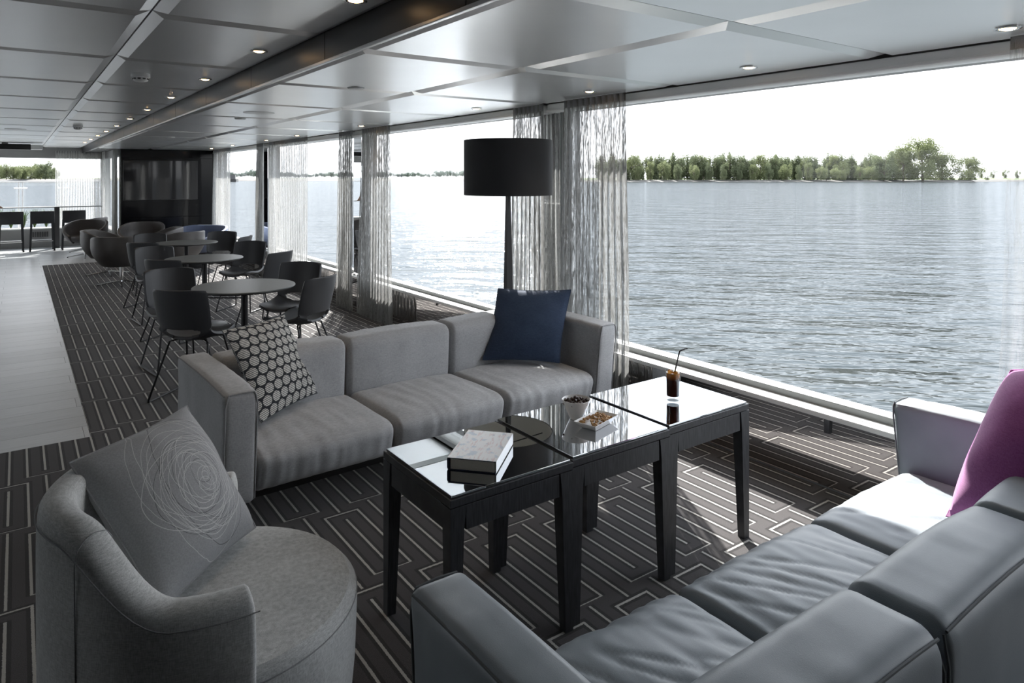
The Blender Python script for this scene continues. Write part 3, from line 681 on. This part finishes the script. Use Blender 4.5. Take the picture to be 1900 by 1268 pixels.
# bowl with chocolates
bx, by = 1.880, 2.165
t = thing('snack_bowl', 'white conical ceramic bowl of chocolates on the middle coffee table', 'bowl', (bx, by, TT))
G().lathe([(.020, 0), (.026, .001), (.040, .03), (.0585, .077), (.0595, .080), (.0575, .081), (.054, .076), (.036, .03), (.022, .008), (.001, .007)], 44).obj('bowl_body', 'ceramic', t)
cm = []
for k in range(3):
    g = rbox((-.0075, -.006, 0), (.0075, .006, .009), .004, lambda p, q, k=k: p+Vector((nz(p, 120, k), nz(p, 130, k+3), nz(p, 110, k+7)))*.0022, (2, 2, 2), 2); cm.append(g.mesh('chocolate'))
rc = random.Random(11); nch = 0
for lay, (rad, z, cnt) in enumerate(((.050, .064, 20), (.034, .070, 12), (.018, .077, 7), (.004, .084, 2), (.040, .058, 6))):
    for k in range(cnt):
        a = k*6.283/cnt+rc.uniform(-.15, .15)+lay; r_ = rad*rc.uniform(.86, 1.0)
        o = put('chocolate', cm[k % 3], 'chocolate', None, (bx+r_*math.cos(a), by+r_*math.sin(a), TT+z+rc.uniform(-.003, .003)), (rc.uniform(-.6, .6), rc.uniform(-.6, .6), rc.uniform(0, 6)))
        tag(o, 'small dark chocolate heaped in the white conical bowl', 'chocolate', 'chocolates in the bowl')
# rectangular dish of nuts
t = thing('nut_dish', 'white rectangular ceramic dish of roasted nuts beside the bowl', 'dish', (1.893, 2.058, TT), R(16))
a, b = .088, .050
g = G(); pro = [(.62, .0), (.66, .001), (1.0, .028), (1.01, .030), (.985, .030), (.66, .007)]
vs = []
for s, z in pro: vs += [(-a*s, -b*s, z), (a*s, -b*s, z), (a*s, b*s, z), (-a*s, b*s, z)]
fs = [(i*4+k, i*4+(k+1) % 4, (i+1)*4+(k+1) % 4, (i+1)*4+k) for i in range(5) for k in range(4)]+[(3, 2, 1, 0), (20, 21, 22, 23)]
g.add(vs, fs).obj('dish_body', 'ceramic', t, smooth=False)
nm = []
for k in range(3):
    g = rbox((-.008, -.0045, 0), (.008, .0045, .008), .0038, lambda p, q, k=k: p+Vector((0, p.x*p.x*60*(1 if k else -1)*.5, 0))+Vector((nz(p, 140, k), nz(p, 130, k+3), nz(p, 150, k+7)))*.0018, (2, 2, 2), 2); nm.append(g.mesh('nut'))
ca, sa = math.cos(R(16)), math.sin(R(16))
for k in range(64):
    u, v_ = rc.uniform(-.78, .78), rc.uniform(-.75, .75); z = .012+.020*(1-max(abs(u), abs(v_)))+.006*rc.random()
    x, y = u*a, v_*b
    o = put('nut', nm[k % 3], 'nut', None, (1.893+x*ca-y*sa, 2.058+x*sa+y*ca, TT+z), (rc.uniform(-.7, .7), rc.uniform(-.5, .5), rc.uniform(0, 6)))
    tag(o, 'roasted nut heaped in the white rectangular dish', 'nut', 'nuts in the dish')
# glass of cola
gx, gy = 2.388, 2.092
t = thing('drinking_glass', 'straight glass tumbler of iced cola on the right coffee table', 'glass', (gx, gy, TT))
G().lathe([(.029, 0), (.031, .002), (.0335, .155), (.0325, .1555), (.0305, .152), (.0285, .020), (.001, .018)], 40).obj('tumbler', 'tumbler', t)
G().lathe([(.0275, .001), (.0285, .004), (.0285, .016), (.001, .017)], 32).obj('thick_base', 'tumbler', t)
o = G().lathe([(.027, .0205), (.028, .022), (.0298, .124), (.001, .125)], 32).obj('cola', 'cola', None, (gx, gy, TT)); tag(o, 'dark cola filling the glass tumbler', 'drink')
for k, (x, y, z, r_) in enumerate(((.009, .004, .112, .3), (-.010, -.005, .110, 1.1), (.002, -.012, .123, .7), (-.006, .011, .124, 1.9))):
    o = rbox((-.009, -.009, -.009), (.009, .009, .009), .003, None, (2, 2, 2), 2).obj('ice_cube', 'ice', None, (gx+x, gy+y, TT+z), (r_, r_*.7, r_)); tag(o, 'ice cube floating at the top of the cola', 'ice cube', 'ice cubes in the cola')
o = G().tube([(-.016, .006, .022), (.026, -.012, .205), (.029, -.013, .214), (.034, -.014, .219), (.070, -.022, .226)], .0032, 8).obj('straw', 'black_plastic', None, (gx, gy, TT)); tag(o, 'thin black bent straw standing in the cola glass', 'straw')

# ================================================================== FLOOR LAMP
t = thing('floor_lamp', 'tall floor lamp with a wide black drum shade behind the sofa', 'lamp', (2.945, 4.155, 0))
G().lathe([(.15, 0), (.15, .012), (.14, .018), (.03, .022), (.001, .022)], 40).obj('base', 'black_plastic', t)
G().taper((-.04, -.032), (.04, .032), .02, (-.013, -.011), (.013, .011), 1.56).obj('pole', 'black_plastic', t, smooth=False)
G().lathe([(.327, 1.472), (.327, 1.876), (.322, 1.876), (.322, 1.472)], 72, closed=True).obj('shade', 'lamp_black', t)
G().lathe([(.3215, 1.474), (.3215, 1.874), (.320, 1.874), (.320, 1.474)], 72, closed=True).obj('shade_lining', 'lamp_inner', t)
for k in range(3): G().tube([(0, 0, 1.57), (.32*math.cos(k*2.094), .32*math.sin(k*2.094), 1.56)], .004, 6).obj('shade_arm', 'rod_black', t)
G().lathe([(.018, 1.55), (.02, 1.6), (.045, 1.65), (.05, 1.69), (.03, 1.735), (.001, 1.745)], 20).obj('bulb', 'white', t)

# ================================================================== ROUND TABLES AND CHAIRS
TABS = [(1.49, 5.78), (1.65, 8.02), (1.85, 10.10)]
tl = ['round grey-topped table nearest the sofa', 'round grey-topped table, middle of the three', 'round grey-topped table farthest from the sofa']
tm = None
for i, (x, y) in enumerate(TABS):
    if i == 0:
        t = thing('round_table', tl[i], 'table', (x, y, 0)); tm = t
        G().lathe([(.37, .712), (.392, .722), (.392, .728), (.389, .731), (.001, .731)], 72).obj('table_top', 'table_grey', t)
        G().lathe([(.366, .708), (.391, .7215), (.3915, .7225), (.001, .7225)], 72).obj('edge_band', 'table_edge', t)
        G().lathe([(.026, .02), (.026, .712)], 20).obj('pole', 'rod_black', t)
        G().lathe([(.23, 0), (.23, .008), (.22, .012), (.04, .02), (.03, .04), (.001, .04)], 40).obj('base_plate', 'rod_black', t)
    else:
        t = copy_tree(tm, (x, y, 0)); t['label'] = tl[i]
def make_chair():
    t = thing('shell_chair', 'x', 'chair')
    pr = [(.235, .425), (.225, .447), (.16, .452), (.06, .440), (-.05, .432), (-.13, .437), (-.185, .465), (-.212, .515), (-.232, .58), (-.252, .66), (-.272, .74), (-.288, .81)]
    wd = [.10, .165, .200, .215, .214, .205, .196, .198, .203, .206, .206, .203]
    nv, nu = 56, 33
    def sample(arr, v):
        s = v*(len(arr)-1); i = min(int(s), len(arr)-2); f = s-i
        a, b, c, d = arr[max(i-1, 0)], arr[i], arr[i+1], arr[min(i+2, len(arr)-1)]
        cr_ = lambda p0, p1, p2, p3: .5*((2*p1)+(-p0+p2)*f+(2*p0-5*p1+4*p2-p3)*f*f+(-p0+3*p1-3*p2+p3)*f**3)
        return tuple(cr_(*q) for q in zip(a, b, c, d)) if isinstance(a, tuple) else cr_(a, b, c, d)
    def P(u, v):
        x, z = sample(pr, v); w = sample(wd, v); bk = min(1, max(0, (v-.42)/.25)); bk = bk*bk*(3-2*bk); a = abs(u)
        k = (v-.93)/.07
        if k > 0: z -= .0; w *= 1-.04*k**4
        x += .085*bk*a**2.2; z += (.028*(1-bk)+.045*max(0, 1-abs(v-.5)/.2))*a**2.4
        if v > .9: z -= .012*((v-.9)/.1)*a**6
        return (x, u*w, z)
    def hole(u, v): return (abs(u)/.66)**4+(abs(v-.585)/.062)**4 < 1
    vsplit = .5
    for nm_, lo, hi in (('seat', 0, .5), ('backrest', .5, 1)):
        g = G(); n2 = 30; vs = [P(-1+2*i/(nu-1), lo+(hi-lo)*j/n2) for j in range(n2+1) for i in range(nu)]
        fs = []
        for j in range(n2):
            for i in range(nu-1):
                if hole(-1+2*(i+.5)/(nu-1), lo+(hi-lo)*(j+.5)/n2): continue
                fs.append((j*nu+i, j*nu+i+1, (j+1)*nu+i+1, (j+1)*nu+i))
        g.add(vs, fs); me = g.mesh(nm_); bm = bmesh.new(); bm.from_mesh(me); bmesh.ops.delete(bm, geom=[v for v in bm.verts if not v.link_faces], context='VERTS')
        for _ in range(2): bmesh.ops.smooth_vert(bm, verts=[v for v in bm.verts if v.is_boundary and nm_ == 'backrest' and .03 < (v.co.z-.44) < .2 and abs(v.co.y) < .2], factor=.4, use_axis_x=True, use_axis_y=True, use_axis_z=True)
        bm.to_mesh(me); bm.free()
        o = put(nm_, me, 'chair_black', t); s = o.modifiers.new('thick', 'SOLIDIFY'); s.thickness = .02; s.offset = 0; b = o.modifiers.new('bev', 'BEVEL'); b.width = .006; b.segments = 2; b.angle_limit = R(50)
    for s in (-1, 1):
        G().tube([(.06, s*.10, .425), (.10, s*.15, .42), (.205, s*.215, .02), (.20, s*.217, .009), (.18, s*.218, .0075), (-.22, s*.218, .0075), (-.24, s*.217, .009), (-.245, s*.215, .02), (-.10, s*.15, .41), (-.06, s*.10, .42)], .0075, 8).obj('leg', 'rod_black', t)
    for x in (.06, -.06): G().tube([(x, -.10, .424), (x, .10, .424)], .0075, 8).obj('crossbar', 'rod_black', t)
    return t
ch = make_chair(); first = True
who = ['left front', 'left rear', 'right rear', 'right front']
tbn = ['the round table nearest the sofa', 'the middle round table', 'the farthest round table']
SPOT = [[(1.08, 5.50, 46), (1.10, 6.38, -82), (2.0, 6.23, -136), (1.87, 5.58, 124)], [(1.30, 7.55, 42), (1.29, 8.60, -85), (2.22, 8.72, -133), (2.18, 7.64, 125)], [(1.38, 9.66, 50), (1.52, 10.70, -92), (2.34, 10.54, -122), (2.34, 9.85, 146)]]
for ti in range(3):
    for k, (x, y, hd) in enumerate(SPOT[ti]):
        if first: c = ch; c.location = (x, y, 0); c.rotation_euler = (0, 0, R(hd)); first = False
        else: c = copy_tree(ch, (x, y, 0), R(hd))
        c['label'] = 'charcoal shell chair at the %s of %s' % (who[k], tbn[ti]); c['group'] = 'shell chairs around the round tables'

# ================================================================== FAR LOUNGE FURNITURE
def make_bowl(mat, rx, label, loc, hd, H=.74, zs=.42, group='swivel tub chairs by the bow', base=True, cat='armchair', name='swivel_chair'):
    t = thing(name, label, cat, loc, R(hd), group)
    n, m_ = 48, 14
    th = R(150)
    def ring(a):
        f = abs(a)/th; top = H-(H-zs-.02)*max(0, (f-.25)/.75)**1.4; out = []
        for k in range(m_):
            s = k/(m_-1); z = zs-.12+(top-(zs-.12))*s; r_ = rx*(.52+.48*math.sin(min(1, (z-(zs-.14))/(.30))*math.pi/2)**.8)
            out.append((-math.cos(a)*r_, math.sin(a)*r_*1.02, z))
        return out
    g = G(); vs = []
    for i in range(n+1): vs += ring(-th+2*th*i/n)
    g.add(vs, [(i*m_+k, (i+1)*m_+k, (i+1)*m_+k+1, i*m_+k+1) for i in range(n) for k in range(m_-1)])
    o = g.obj('shell', mat, t); s = o.modifiers.new('thick', 'SOLIDIFY'); s.thickness = .05; s.offset = 0; s = o.modifiers.new('bev', 'BEVEL'); s.width = .018; s.segments = 3
    G().lathe([(rx*.5, zs-.13), (rx*.78, zs-.08), (rx*.84, zs-.02), (rx*.78, zs+.012), (.001, zs+.02)], 40).obj('seat', mat, t)
    if base:
        G().lathe([(.028, .05), (.028, zs-.12)], 18).obj('pole', 'chrome', t)
        for k in range(4):
            a = k*math.pi/2+.4; G().tube([(.02*math.cos(a), .02*math.sin(a), .055), (.18*math.cos(a), .18*math.sin(a), .035), (.31*math.cos(a), .31*math.sin(a), .014)], [.014, .011, .008], 8).obj('star_leg', 'chrome', t)
            G().lathe([(.012, 0), (.012, .01)], 10, (.305*math.cos(a), .305*math.sin(a), 0)).obj('glide', 'black_plastic', t)
    else: G().lathe([(rx*.45, 0), (rx*.5, zs-.12)], 36).obj('plinth', 'black_plastic', t)
    return t
b0 = make_bowl('tub_far', .37, 'taupe swivel tub chair nearest the round tables, back to the camera', (1.27, 11.82, 0), 62)
for loc, hd, lab in (((1.22, 13.15, 0), -20, 'taupe swivel tub chair half hidden behind the nearest swivel chair'), ((1.12, 16.35, 0), -118, 'taupe swivel tub chair facing the camera near the bow curtain'), ((1.93, 14.85, 0), 250, 'taupe swivel tub chair in front of the glossy black wall'), ((1.98, 13.25, 0), 175, 'taupe swivel tub chair between the black wall and the round tables'), ((2.12, 12.25, 0), 120, 'taupe swivel tub chair just behind the farthest round table'), ((1.22, 17.5, 0), 150, 'taupe swivel tub chair farthest away, beside the bow curtain')):
    c = copy_tree(b0, loc, R(hd)); c['label'] = lab
make_bowl('blue_far', .58, 'slate blue upholstered tub sofa by the window before the black wall', (2.52, 13.35, 0), 215, H=.72, zs=.42, group=None, base=False, cat='sofa', name='tub_sofa')
# bar stools and counter at the bow
def make_stool(loc, label):
    t = thing('bar_stool', label, 'bar stool', loc, 0, 'bar stools at the bow window')
    G().cbox((-.21, -.19, .60), (.21, .19, .66), .015).obj('seat', 'stool', t); G().cbox((-.22, -.215, .60), (.22, -.185, .875), .012).obj('backrest', 'stool', t)
    for sx in (-1, 1):
        G().taper((sx*.22-.017, -.225), (sx*.22+.017, -.19), 0, (sx*.20-.019, -.215), (sx*.20+.019, -.18), .61).obj('leg', 'stool', t, smooth=False)
        G().taper((sx*.21-.017, .17), (sx*.21+.017, .205), 0, (sx*.19-.019, .15), (sx*.19+.019, .185), .61).obj('leg', 'stool', t, smooth=False)
    G().tube([(-.21, -.205, .22), (.21, -.205, .22)], .009, 8).obj('footrest', 'steel', t); G().tube([(-.20, .18, .22), (.20, .18, .22)], .009, 8).obj('footrest', 'steel', t)
    return t
s0 = make_stool((.445, 18.35, 0), 'black low-backed bar stool, middle of the three at the bow')
for x, lab in ((-.11, 'black low-backed bar stool at the left edge of the photo'), (1.03, 'black low-backed bar stool beside the bow curtain, right of the three')):
    c = copy_tree(s0, (x, 18.35, 0)); c['label'] = lab
t = thing('bar_ledge', 'narrow glossy standing bar ledge along the bow window', 'counter', (0, 18.85, 0))
G().cbox((-3.0, -.15, .925), (1.62, .18, .945), .004).obj('shelf', 'table_grey', t, smooth=False)
for x in (-2.4, -.9, .735): G().cbox((x-.05, -.05, 0), (x+.05, .05, .925), .006).obj('support_post', 'wall_dark', t, smooth=False)
# screen on the black wall
t = thing('television', 'large dark flat television mounted on the glossy black wall', 'television', (2.37, 15.53, 1.55))
G().cbox((-.68, -.05, -.40), (.68, -.006, .40), .006).obj('housing', 'black_plastic', t); G().box((-.672, -.0515, -.392), (.672, -.0505, .392)).obj('screen', 'screen', t, smooth=False); G().cbox((-.2, -.006, -.15), (.2, .004, .15), .003).obj('bracket', 'steel', t)
# bar on the port side, seen in the mirrored pillars
t = thing('bar_counter', 'dark bar counter with lit white top reflected in the mirrored pillar', 'bar', (-3.4, 10.6, 0))
G().cbox((-.3, -2.4, 0), (.3, 2.4, 1.06), .01).obj('front', 'wall_dark', t); G().cbox((-.35, -2.45, 1.06), (.35, 2.45, 1.10), .006).obj('top', 'white', t); G().box((.305, -2.3, 1.0), (.312, 2.3, 1.04)).obj('light_strip', 'bar_light', t, smooth=False)
t = thing('back_bar_shelf', 'tall dark back bar unit with glass shelves behind the bar counter', 'shelf', (-4.75, 10.6, 0))
G().cbox((-.2, -2.4, 0), (-.15, 2.4, 2.1), .005).obj('back_panel', 'black_gloss', t)
for z in (.95, 1.35, 1.75): G().cbox((-.15, -2.4, z), (.2, 2.4, z+.02), .003).obj('shelf_board', 'white', t, smooth=False)
gm = None
for k in range(14):
    if gm is None: gm = G().lathe([(.03, 0), (.035, .12), (.033, .12), (.028, .006), (.001, .006)], 16).mesh('bar_glass')
    o = put('bar_glass', gm, 'tumbler', None, (-4.66, 8.7+k*.29, 1.37)); tag(o, 'clear glass lined up on the back bar shelf', 'glass', 'glasses on the back bar')

# ================================================================== BARTENDER SEEN IN THE MIRRORED PILLAR
t = thing('person', 'person in dark clothes standing, seen only reflected in the second mirrored pillar', 'person', (-.62, 16.6, 0), R(-40))
J = {'pel': ((0, 0, .95), .14), 'sp': ((0, .0, 1.15), .125), 'ch': ((0, 0, 1.36), .15), 'nk': ((.01, 0, 1.50), .052), 'hd0': ((.02, 0, 1.57), .072), 'hd': ((.025, 0, 1.65), .095), 'hdt': ((.02, 0, 1.73), .07)}
for s, n_ in ((1, 'l'), (-1, 'r')):
    J.update({'sh'+n_: ((0, s*.18, 1.42), .062), 'el'+n_: ((.03, s*.25, 1.15), .046), 'wr'+n_: ((.22, s*.20, 1.06), .032), 'hp'+n_: ((0, s*.09, .90), .095), 'kn'+n_: ((.02, s*.10, .50), .062), 'an'+n_: ((-.01, s*.10, .09), .042), 'to'+n_: ((.14, s*.11, .04), .035)})
ED = [('pel', 'sp'), ('sp', 'ch'), ('ch', 'nk'), ('nk', 'hd0'), ('hd0', 'hd'), ('hd', 'hdt')]
for n_ in 'lr': ED += [('ch', 'sh'+n_), ('sh'+n_, 'el'+n_), ('el'+n_, 'wr'+n_), ('pel', 'hp'+n_), ('hp'+n_, 'kn'+n_), ('kn'+n_, 'an'+n_), ('an'+n_, 'to'+n_)]
for s, n_ in ((1, 'l'), (-1, 'r')):
    for f in range(5):
        J['f%d%s' % (f, n_)] = ((.27 if f < 4 else .25, s*(.20+(.018*(f-1.5) if f < 4 else -.045)), 1.04), .011); J['g%d%s' % (f, n_)] = ((.335-.01*abs(f-1.5) if f < 4 else .285, s*(.20+(.020*(f-1.5) if f < 4 else -.06)), 1.015), .009)
        ED += [('wr'+n_, 'f%d%s' % (f, n_)), ('f%d%s' % (f, n_), 'g%d%s' % (f, n_))]
keys = list(J); me = bpy.data.meshes.new('body'); me.from_pydata([J[k][0] for k in keys], [(keys.index(a), keys.index(b)) for a, b in ED], [])
o = put('body', me, ['cloth_dark', 'skin'], t, smooth=False); sk = o.modifiers.new('skin', 'SKIN'); su_ = o.modifiers.new('sub', 'SUBSURF'); su_.levels = su_.render_levels = 1
for i, k in enumerate(keys): me.skin_vertices[0].data[i].radius = (J[k][1], J[k][1]); me.skin_vertices[0].data[i].use_root = (k == 'pel')
dg = bpy.context.evaluated_depsgraph_get(); ev = bpy.data.meshes.new_from_object(o.evaluated_get(dg)); o.modifiers.clear(); o.data = ev
ev.materials.clear(); ev.materials.append(MT['cloth_dark']); ev.materials.append(MT['skin'])
for p in ev.polygons: p.use_smooth = True; c_ = p.center; p.material_index = 1 if (c_.z > 1.485 or (c_.x > .13 and c_.z > .9)) else 0
g = G().grid(24, 12, lambda u, v: (.012+.104*math.cos(u*6.283)*math.sin(v*1.75)-.018, .098*math.sin(u*6.283)*math.sin(v*1.75), 1.67+.108*math.cos(v*1.75)), wrap=True); g.obj('hair', 'hair', t)
for s in (-1, 1): G().lathe([(.001, -.008), (.008, 0), (.001, .008)], 8, (.117, s*.033, 1.665)).obj('eye', 'cloth_dark', t)
G().tube([(.115, 0, 1.665), (.137, 0, 1.63), (.118, 0, 1.62)], [.008, .013, .008], 8).obj('nose', 'skin', t); G().tube([(.110, -.022, 1.595), (.119, 0, 1.593), (.110, .022, 1.595)], .005, 6).obj('mouth', 'purple', t)
# ================================================================== OUTSIDE
ZW = -.9
def ray(px, dep, z):
    F = Vector((math.sin(YAW), math.cos(YAW), 0)); Rr = Vector((math.cos(YAW), -math.sin(YAW), 0))
    p = (F+Rr*((px-950)/FPX))*dep; return Vector((p.x, p.y, z))
o = struct(G().box((-4000, -3000, ZW-1), (4000, 5000, ZW)).obj('floor_river', 'water', smooth=False)); o.name = 'river'; o['kind'] = 'stuff'; o['label'] = 'grey rippled river water outside the windows'; o['category'] = 'water'
def bank(name, edge, depth, label, top):
    rk = G(); gr = G(); n = len(edge)
    rk.grid(n, 6, lambda u, v: tuple(Vector((edge[round(u*(n-1))][0], edge[round(u*(n-1))][1], 0))*(1+v*depth*.02/400)+Vector((0, 0, ZW-.2+(top-ZW+.2)*v**.7+.18*nz((u*300, v*5, 0), 1)))))
    gr.grid(n, 8, lambda u, v: tuple(Vector((edge[round(u*(n-1))][0], edge[round(u*(n-1))][1], 0))*(1+depth*.02/400+v*depth/400)+Vector((0, 0, top+.3*nz((u*80, v*20, 0), 1)-.1+.5*v))))
    t = thing(name, label, 'river bank', (0, 0, 0)); rk.obj('stone_edge', 'rocks', t); gr.obj('grass', 'ground', t)
E1 = [ray(1080+i*(1800-1080)/60, 405+6*math.sin(i*.4)+(0 if i < 48 else -(i-48)*1.0), 0) for i in range(61)]+[ray(1800+i*14, 396+i*9, 0) for i in range(1, 16)]
bank('river_bank', E1, 800, 'wooded stony river bank across the water, seen through the large right window', .35)
E2 = [ray(-400+i*(1080+400)/60, 560+20*math.sin(i*.3), 0) for i in range(61)]
bank('river_bank', E2, 420, 'low far green river bank seen through the middle windows', .9)
def tree_mesh(seed, lobes, n, s, mat, trunk=True):
    rnd = random.Random(seed); g = G()
    tot = sum(l[3]*l[4] for l in lobes)
    for (cx_, cy_, cz_, rx_, rz_) in lobes:
        for _ in range(int(n*rx_*rz_/tot)):
            d = Vector((rnd.gauss(0, 1), rnd.gauss(0, 1), rnd.gauss(0, 1))).normalized()*(rnd.random()**.45)
            p = Vector((cx_+d.x*rx_, cy_+d.y*rx_, cz_+d.z*rz_))
            if p.z < .015: p.z = .015+rnd.random()*.05
            a = Vector((rnd.gauss(0, 1), rnd.gauss(0, 1), rnd.gauss(0, 1))).normalized(); b = a.orthogonal().normalized(); k = s*rnd.uniform(.6, 1.3)
            g.add([p-a*k-b*k*.6, p+a*k-b*k*.6, p+a*k+b*k*.6, p-a*k+b*k*.6], [(0, 1, 2, 3)])
    fo = g.mesh('foliage'); fo.materials.append(mat)
    tk = G(); tk.tube([(0, 0, -.03), (.01, 0, .25), (0, .01, .55), (.01, 0, .85)], [.022, .018, .011, .004], 6)
    for k in range(7):
        a = rnd.uniform(0, 6.28); z = rnd.uniform(.12, .45); r_ = rnd.uniform(.12, .3); tk.tube([(0, 0, z), (math.cos(a)*r_*.5, math.sin(a)*r_*.5, z+.18), (math.cos(a)*r_, math.sin(a)*r_, z+.42)], [.010, .007, .003], 5)
    tm_ = tk.mesh('trunk'); tm_.materials.append(MT['bark']); return fo, tm_
def lob(seed, n, w, z0, z1, r0=.12):
    rnd = random.Random(seed); out = []
    for k in range(n):
        a = rnd.uniform(0, 6.28); q = rnd.random()**.6; z = rnd.uniform(z0, z1); env = math.sin(min(1, max(.12, (z-.0)/1.0))*math.pi)**.5
        out.append((math.cos(a)*w*q*env, math.sin(a)*w*q*env, z, r0*rnd.uniform(.55, 1.0), r0*rnd.uniform(1.1, 2.1)))
    return out
TP = [tree_mesh(1, lob(1, 30, .27, .05, .88), 4200, .015, LEAF[0]), tree_mesh(2, lob(2, 28, .24, .05, .88), 4000, .015, LEAF[1]), tree_mesh(3, lob(3, 30, .31, .04, .86), 4200, .016, LEAF[1]),
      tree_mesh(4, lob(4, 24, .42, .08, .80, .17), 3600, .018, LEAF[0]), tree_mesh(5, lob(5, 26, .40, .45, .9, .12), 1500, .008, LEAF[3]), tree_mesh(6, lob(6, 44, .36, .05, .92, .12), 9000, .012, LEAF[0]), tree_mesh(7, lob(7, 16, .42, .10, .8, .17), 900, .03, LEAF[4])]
def tree(px, dep, h, kind, label, group, zb=.2, w=1.0, rz=None, name='tree'):
    p = ray(px, dep, zb); t = thing(name, label, 'tree' if name != 'shrub' else 'shrub', p, rz if rz is not None else px*1.7, group); t.scale = (h*w, h*w, h)
    put('foliage', TP[kind][0], None, t, smooth=False)
    if kind != 6: put('trunk', TP[kind][1], None, t)
rt = random.Random(21)
GR = 'willows along the right bank'
for i, px in enumerate(range(1120, 1670, 9)):
    tree(px+rt.uniform(-4, 4), 418+rt.uniform(0, 22), rt.uniform(13.5, 17.5)*(1 if px > 1180 else .97), rt.choice([0, 1, 2, 1]), 'slender pale green willow in the even row along the right bank', GR, w=rt.uniform(.85, 1.15))
for i, px in enumerate(range(1128, 1640, 27)):
    tree(px+rt.uniform(-6, 6), 411+rt.uniform(0, 4), rt.uniform(8, 12), rt.choice([0, 3, 1]), 'lower round willow at the front of the row along the right bank', 'front willows along the right bank', w=rt.uniform(.7, 1.0))
for px, h, lab in ((1497, 21, 'bare brown rounded tree crown above the willows, leftmost'), (1545, 21, 'bare brown rounded tree crown above the willows, second from left'), (1618, 21.5, 'bare brown rounded tree crown just left of the tallest tree'), (1645, 20, 'bare brownish tree crown partly behind the tallest tree')):
    tree(px, 455, h, 4, lab, None, w=.75)
tree(1712, 412, 24.5, 5, 'tallest tree on the right bank with feathery upright branches', None, w=1.25)
tree(1676, 415, 20, 5, 'tall feathery tree directly left of the tallest tree', None, w=1.2, rz=2)
tree(1748, 412, 16, 5, 'sloping leafy tree directly right of the tallest tree', None, w=1.5, rz=4)
tree(1640, 410, 16, 2, 'dark vase-shaped tree left of the tall feathery trees', None, w=1.25)
tree(1798, 402, 13.5, 5, 'lone round green tree at the right end of the bank', None, w=1.45, rz=1)
tree(1833, 400, 3.0, 3, 'small bush on the beach near the right curtain', None, w=1.4, name='shrub')
for i in range(5): tree(1520+rt.uniform(-8, 8)+i*26, 408, rt.uniform(5, 8), 3, 'bushy pale green shrub at the water edge before the willows', 'shrubs before the willows', w=.95, name='shrub')
for i in range(7): tree(1800+i*22, 900, rt.uniform(10, 17), 3, 'distant hazy tree beyond the lone round tree', 'distant trees at right', w=.8)
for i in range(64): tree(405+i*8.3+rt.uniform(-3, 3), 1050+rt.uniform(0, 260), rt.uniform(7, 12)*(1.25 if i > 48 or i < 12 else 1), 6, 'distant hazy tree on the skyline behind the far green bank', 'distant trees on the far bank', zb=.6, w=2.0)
for i in range(26): tree(-60+i*6.5+rt.uniform(-2, 2), 520+rt.uniform(0, 90), rt.uniform(6, 10)+4*math.exp(-((i-21)/4.)**2)+3*math.exp(-((i-11)/5)**2), 3 if i % 2 else 2, 'leafy tree in the wood seen through the bow window', 'trees beyond the bow', zb=.6, w=1.25)
p = ray(432, 420, ZW); t = thing('barge', 'small dark cargo barge far out on the river at the far window', 'boat', p, R(70))
G().prism([(-3, -2.2), (9, -2.2), (13, 0), (9, 2.2), (-3, 2.2)], -.2, 1.7).obj('hull', 'black_plastic', t, smooth=False); G().cbox((-2.5, -1.6, 1.7), (1.5, 1.6, 4.2), .05).obj('wheelhouse', 'wall_dark', t, smooth=False); G().tube([(2, 0, 1.7), (2, 0, 6)], .08, 6).obj('mast', 'rod_black', t)
# bow deck: deck, planter, grasses, glass railing
t = G().box((-5.2, YF+.13, -.25), (2.0, YF+3.2, -.02)).obj('floor_deck', 'wall', smooth=False); struct(t)
pl = thing('planter_box', 'pale planter trough outside the bow window', 'planter', (.3, YF+.55, -.02)); G().cbox((-1.6, -.2, 0), (1.2, .2, .44), .01).obj('trough', 'white', pl, smooth=False); G().box((-1.57, -.17, .44), (1.17, .17, .445)).obj('soil', 'bark', pl, smooth=False)
for k, x in enumerate((-.32, -.12, .12, .33, .56, .78)):
    t = thing('ornamental_grass', 'tuft of green grass growing in the trough outside the bow window', 'plant', (x, YF+.55, .42), 0, 'grass tufts in the bow planter'); rnd = random.Random(k); g = G()
    for b_ in range(70):
        a = rnd.uniform(0, 6.28); l = rnd.uniform(.05, .22); h = rnd.uniform(.2, .5); w_ = .007; d = Vector((math.cos(a), math.sin(a), 0)); s = Vector((-d.y, d.x, 0))*w_
        q = [Vector((0, 0, 0)), d*l*.4+Vector((0, 0, h*.7)), d*l+Vector((0, 0, h))]; g.add([q[0]-s, q[0]+s, q[1]+s, q[1]-s, q[2]], [(0, 1, 2, 3), (3, 2, 4)])
    g.obj('blades', 'leaf_in', t, smooth=False)
t = thing('deck_railing', 'steel and glass railing around the bow deck outside', 'railing', (0, YF+2.0, -.02))
G().tube([(-4, 0, 1.52), (1.75, 0, 1.52)], .022, 10).obj('handrail', 'steel', t)
for x in (-1.6, -.7, .07, .98, 1.7):
    for s in (-.04, .04): G().tube([(x+s, 0, 0), (x+s, 0, 1.5)], .018, 8).obj('post', 'steel', t)
    for z in (.5, 1.36): G().tube([(x-.14, 0, z), (x+.14, 0, z)], .02, 8).obj('clamp', 'steel', t)
for a, b in ((-1.5, -.8), (-.6, -.03), (.17, .88), (1.08, 1.6)): G().box((a, -.005, .1), (b, .005, 1.42)).obj('glass_panel', 'pane', t, smooth=False)
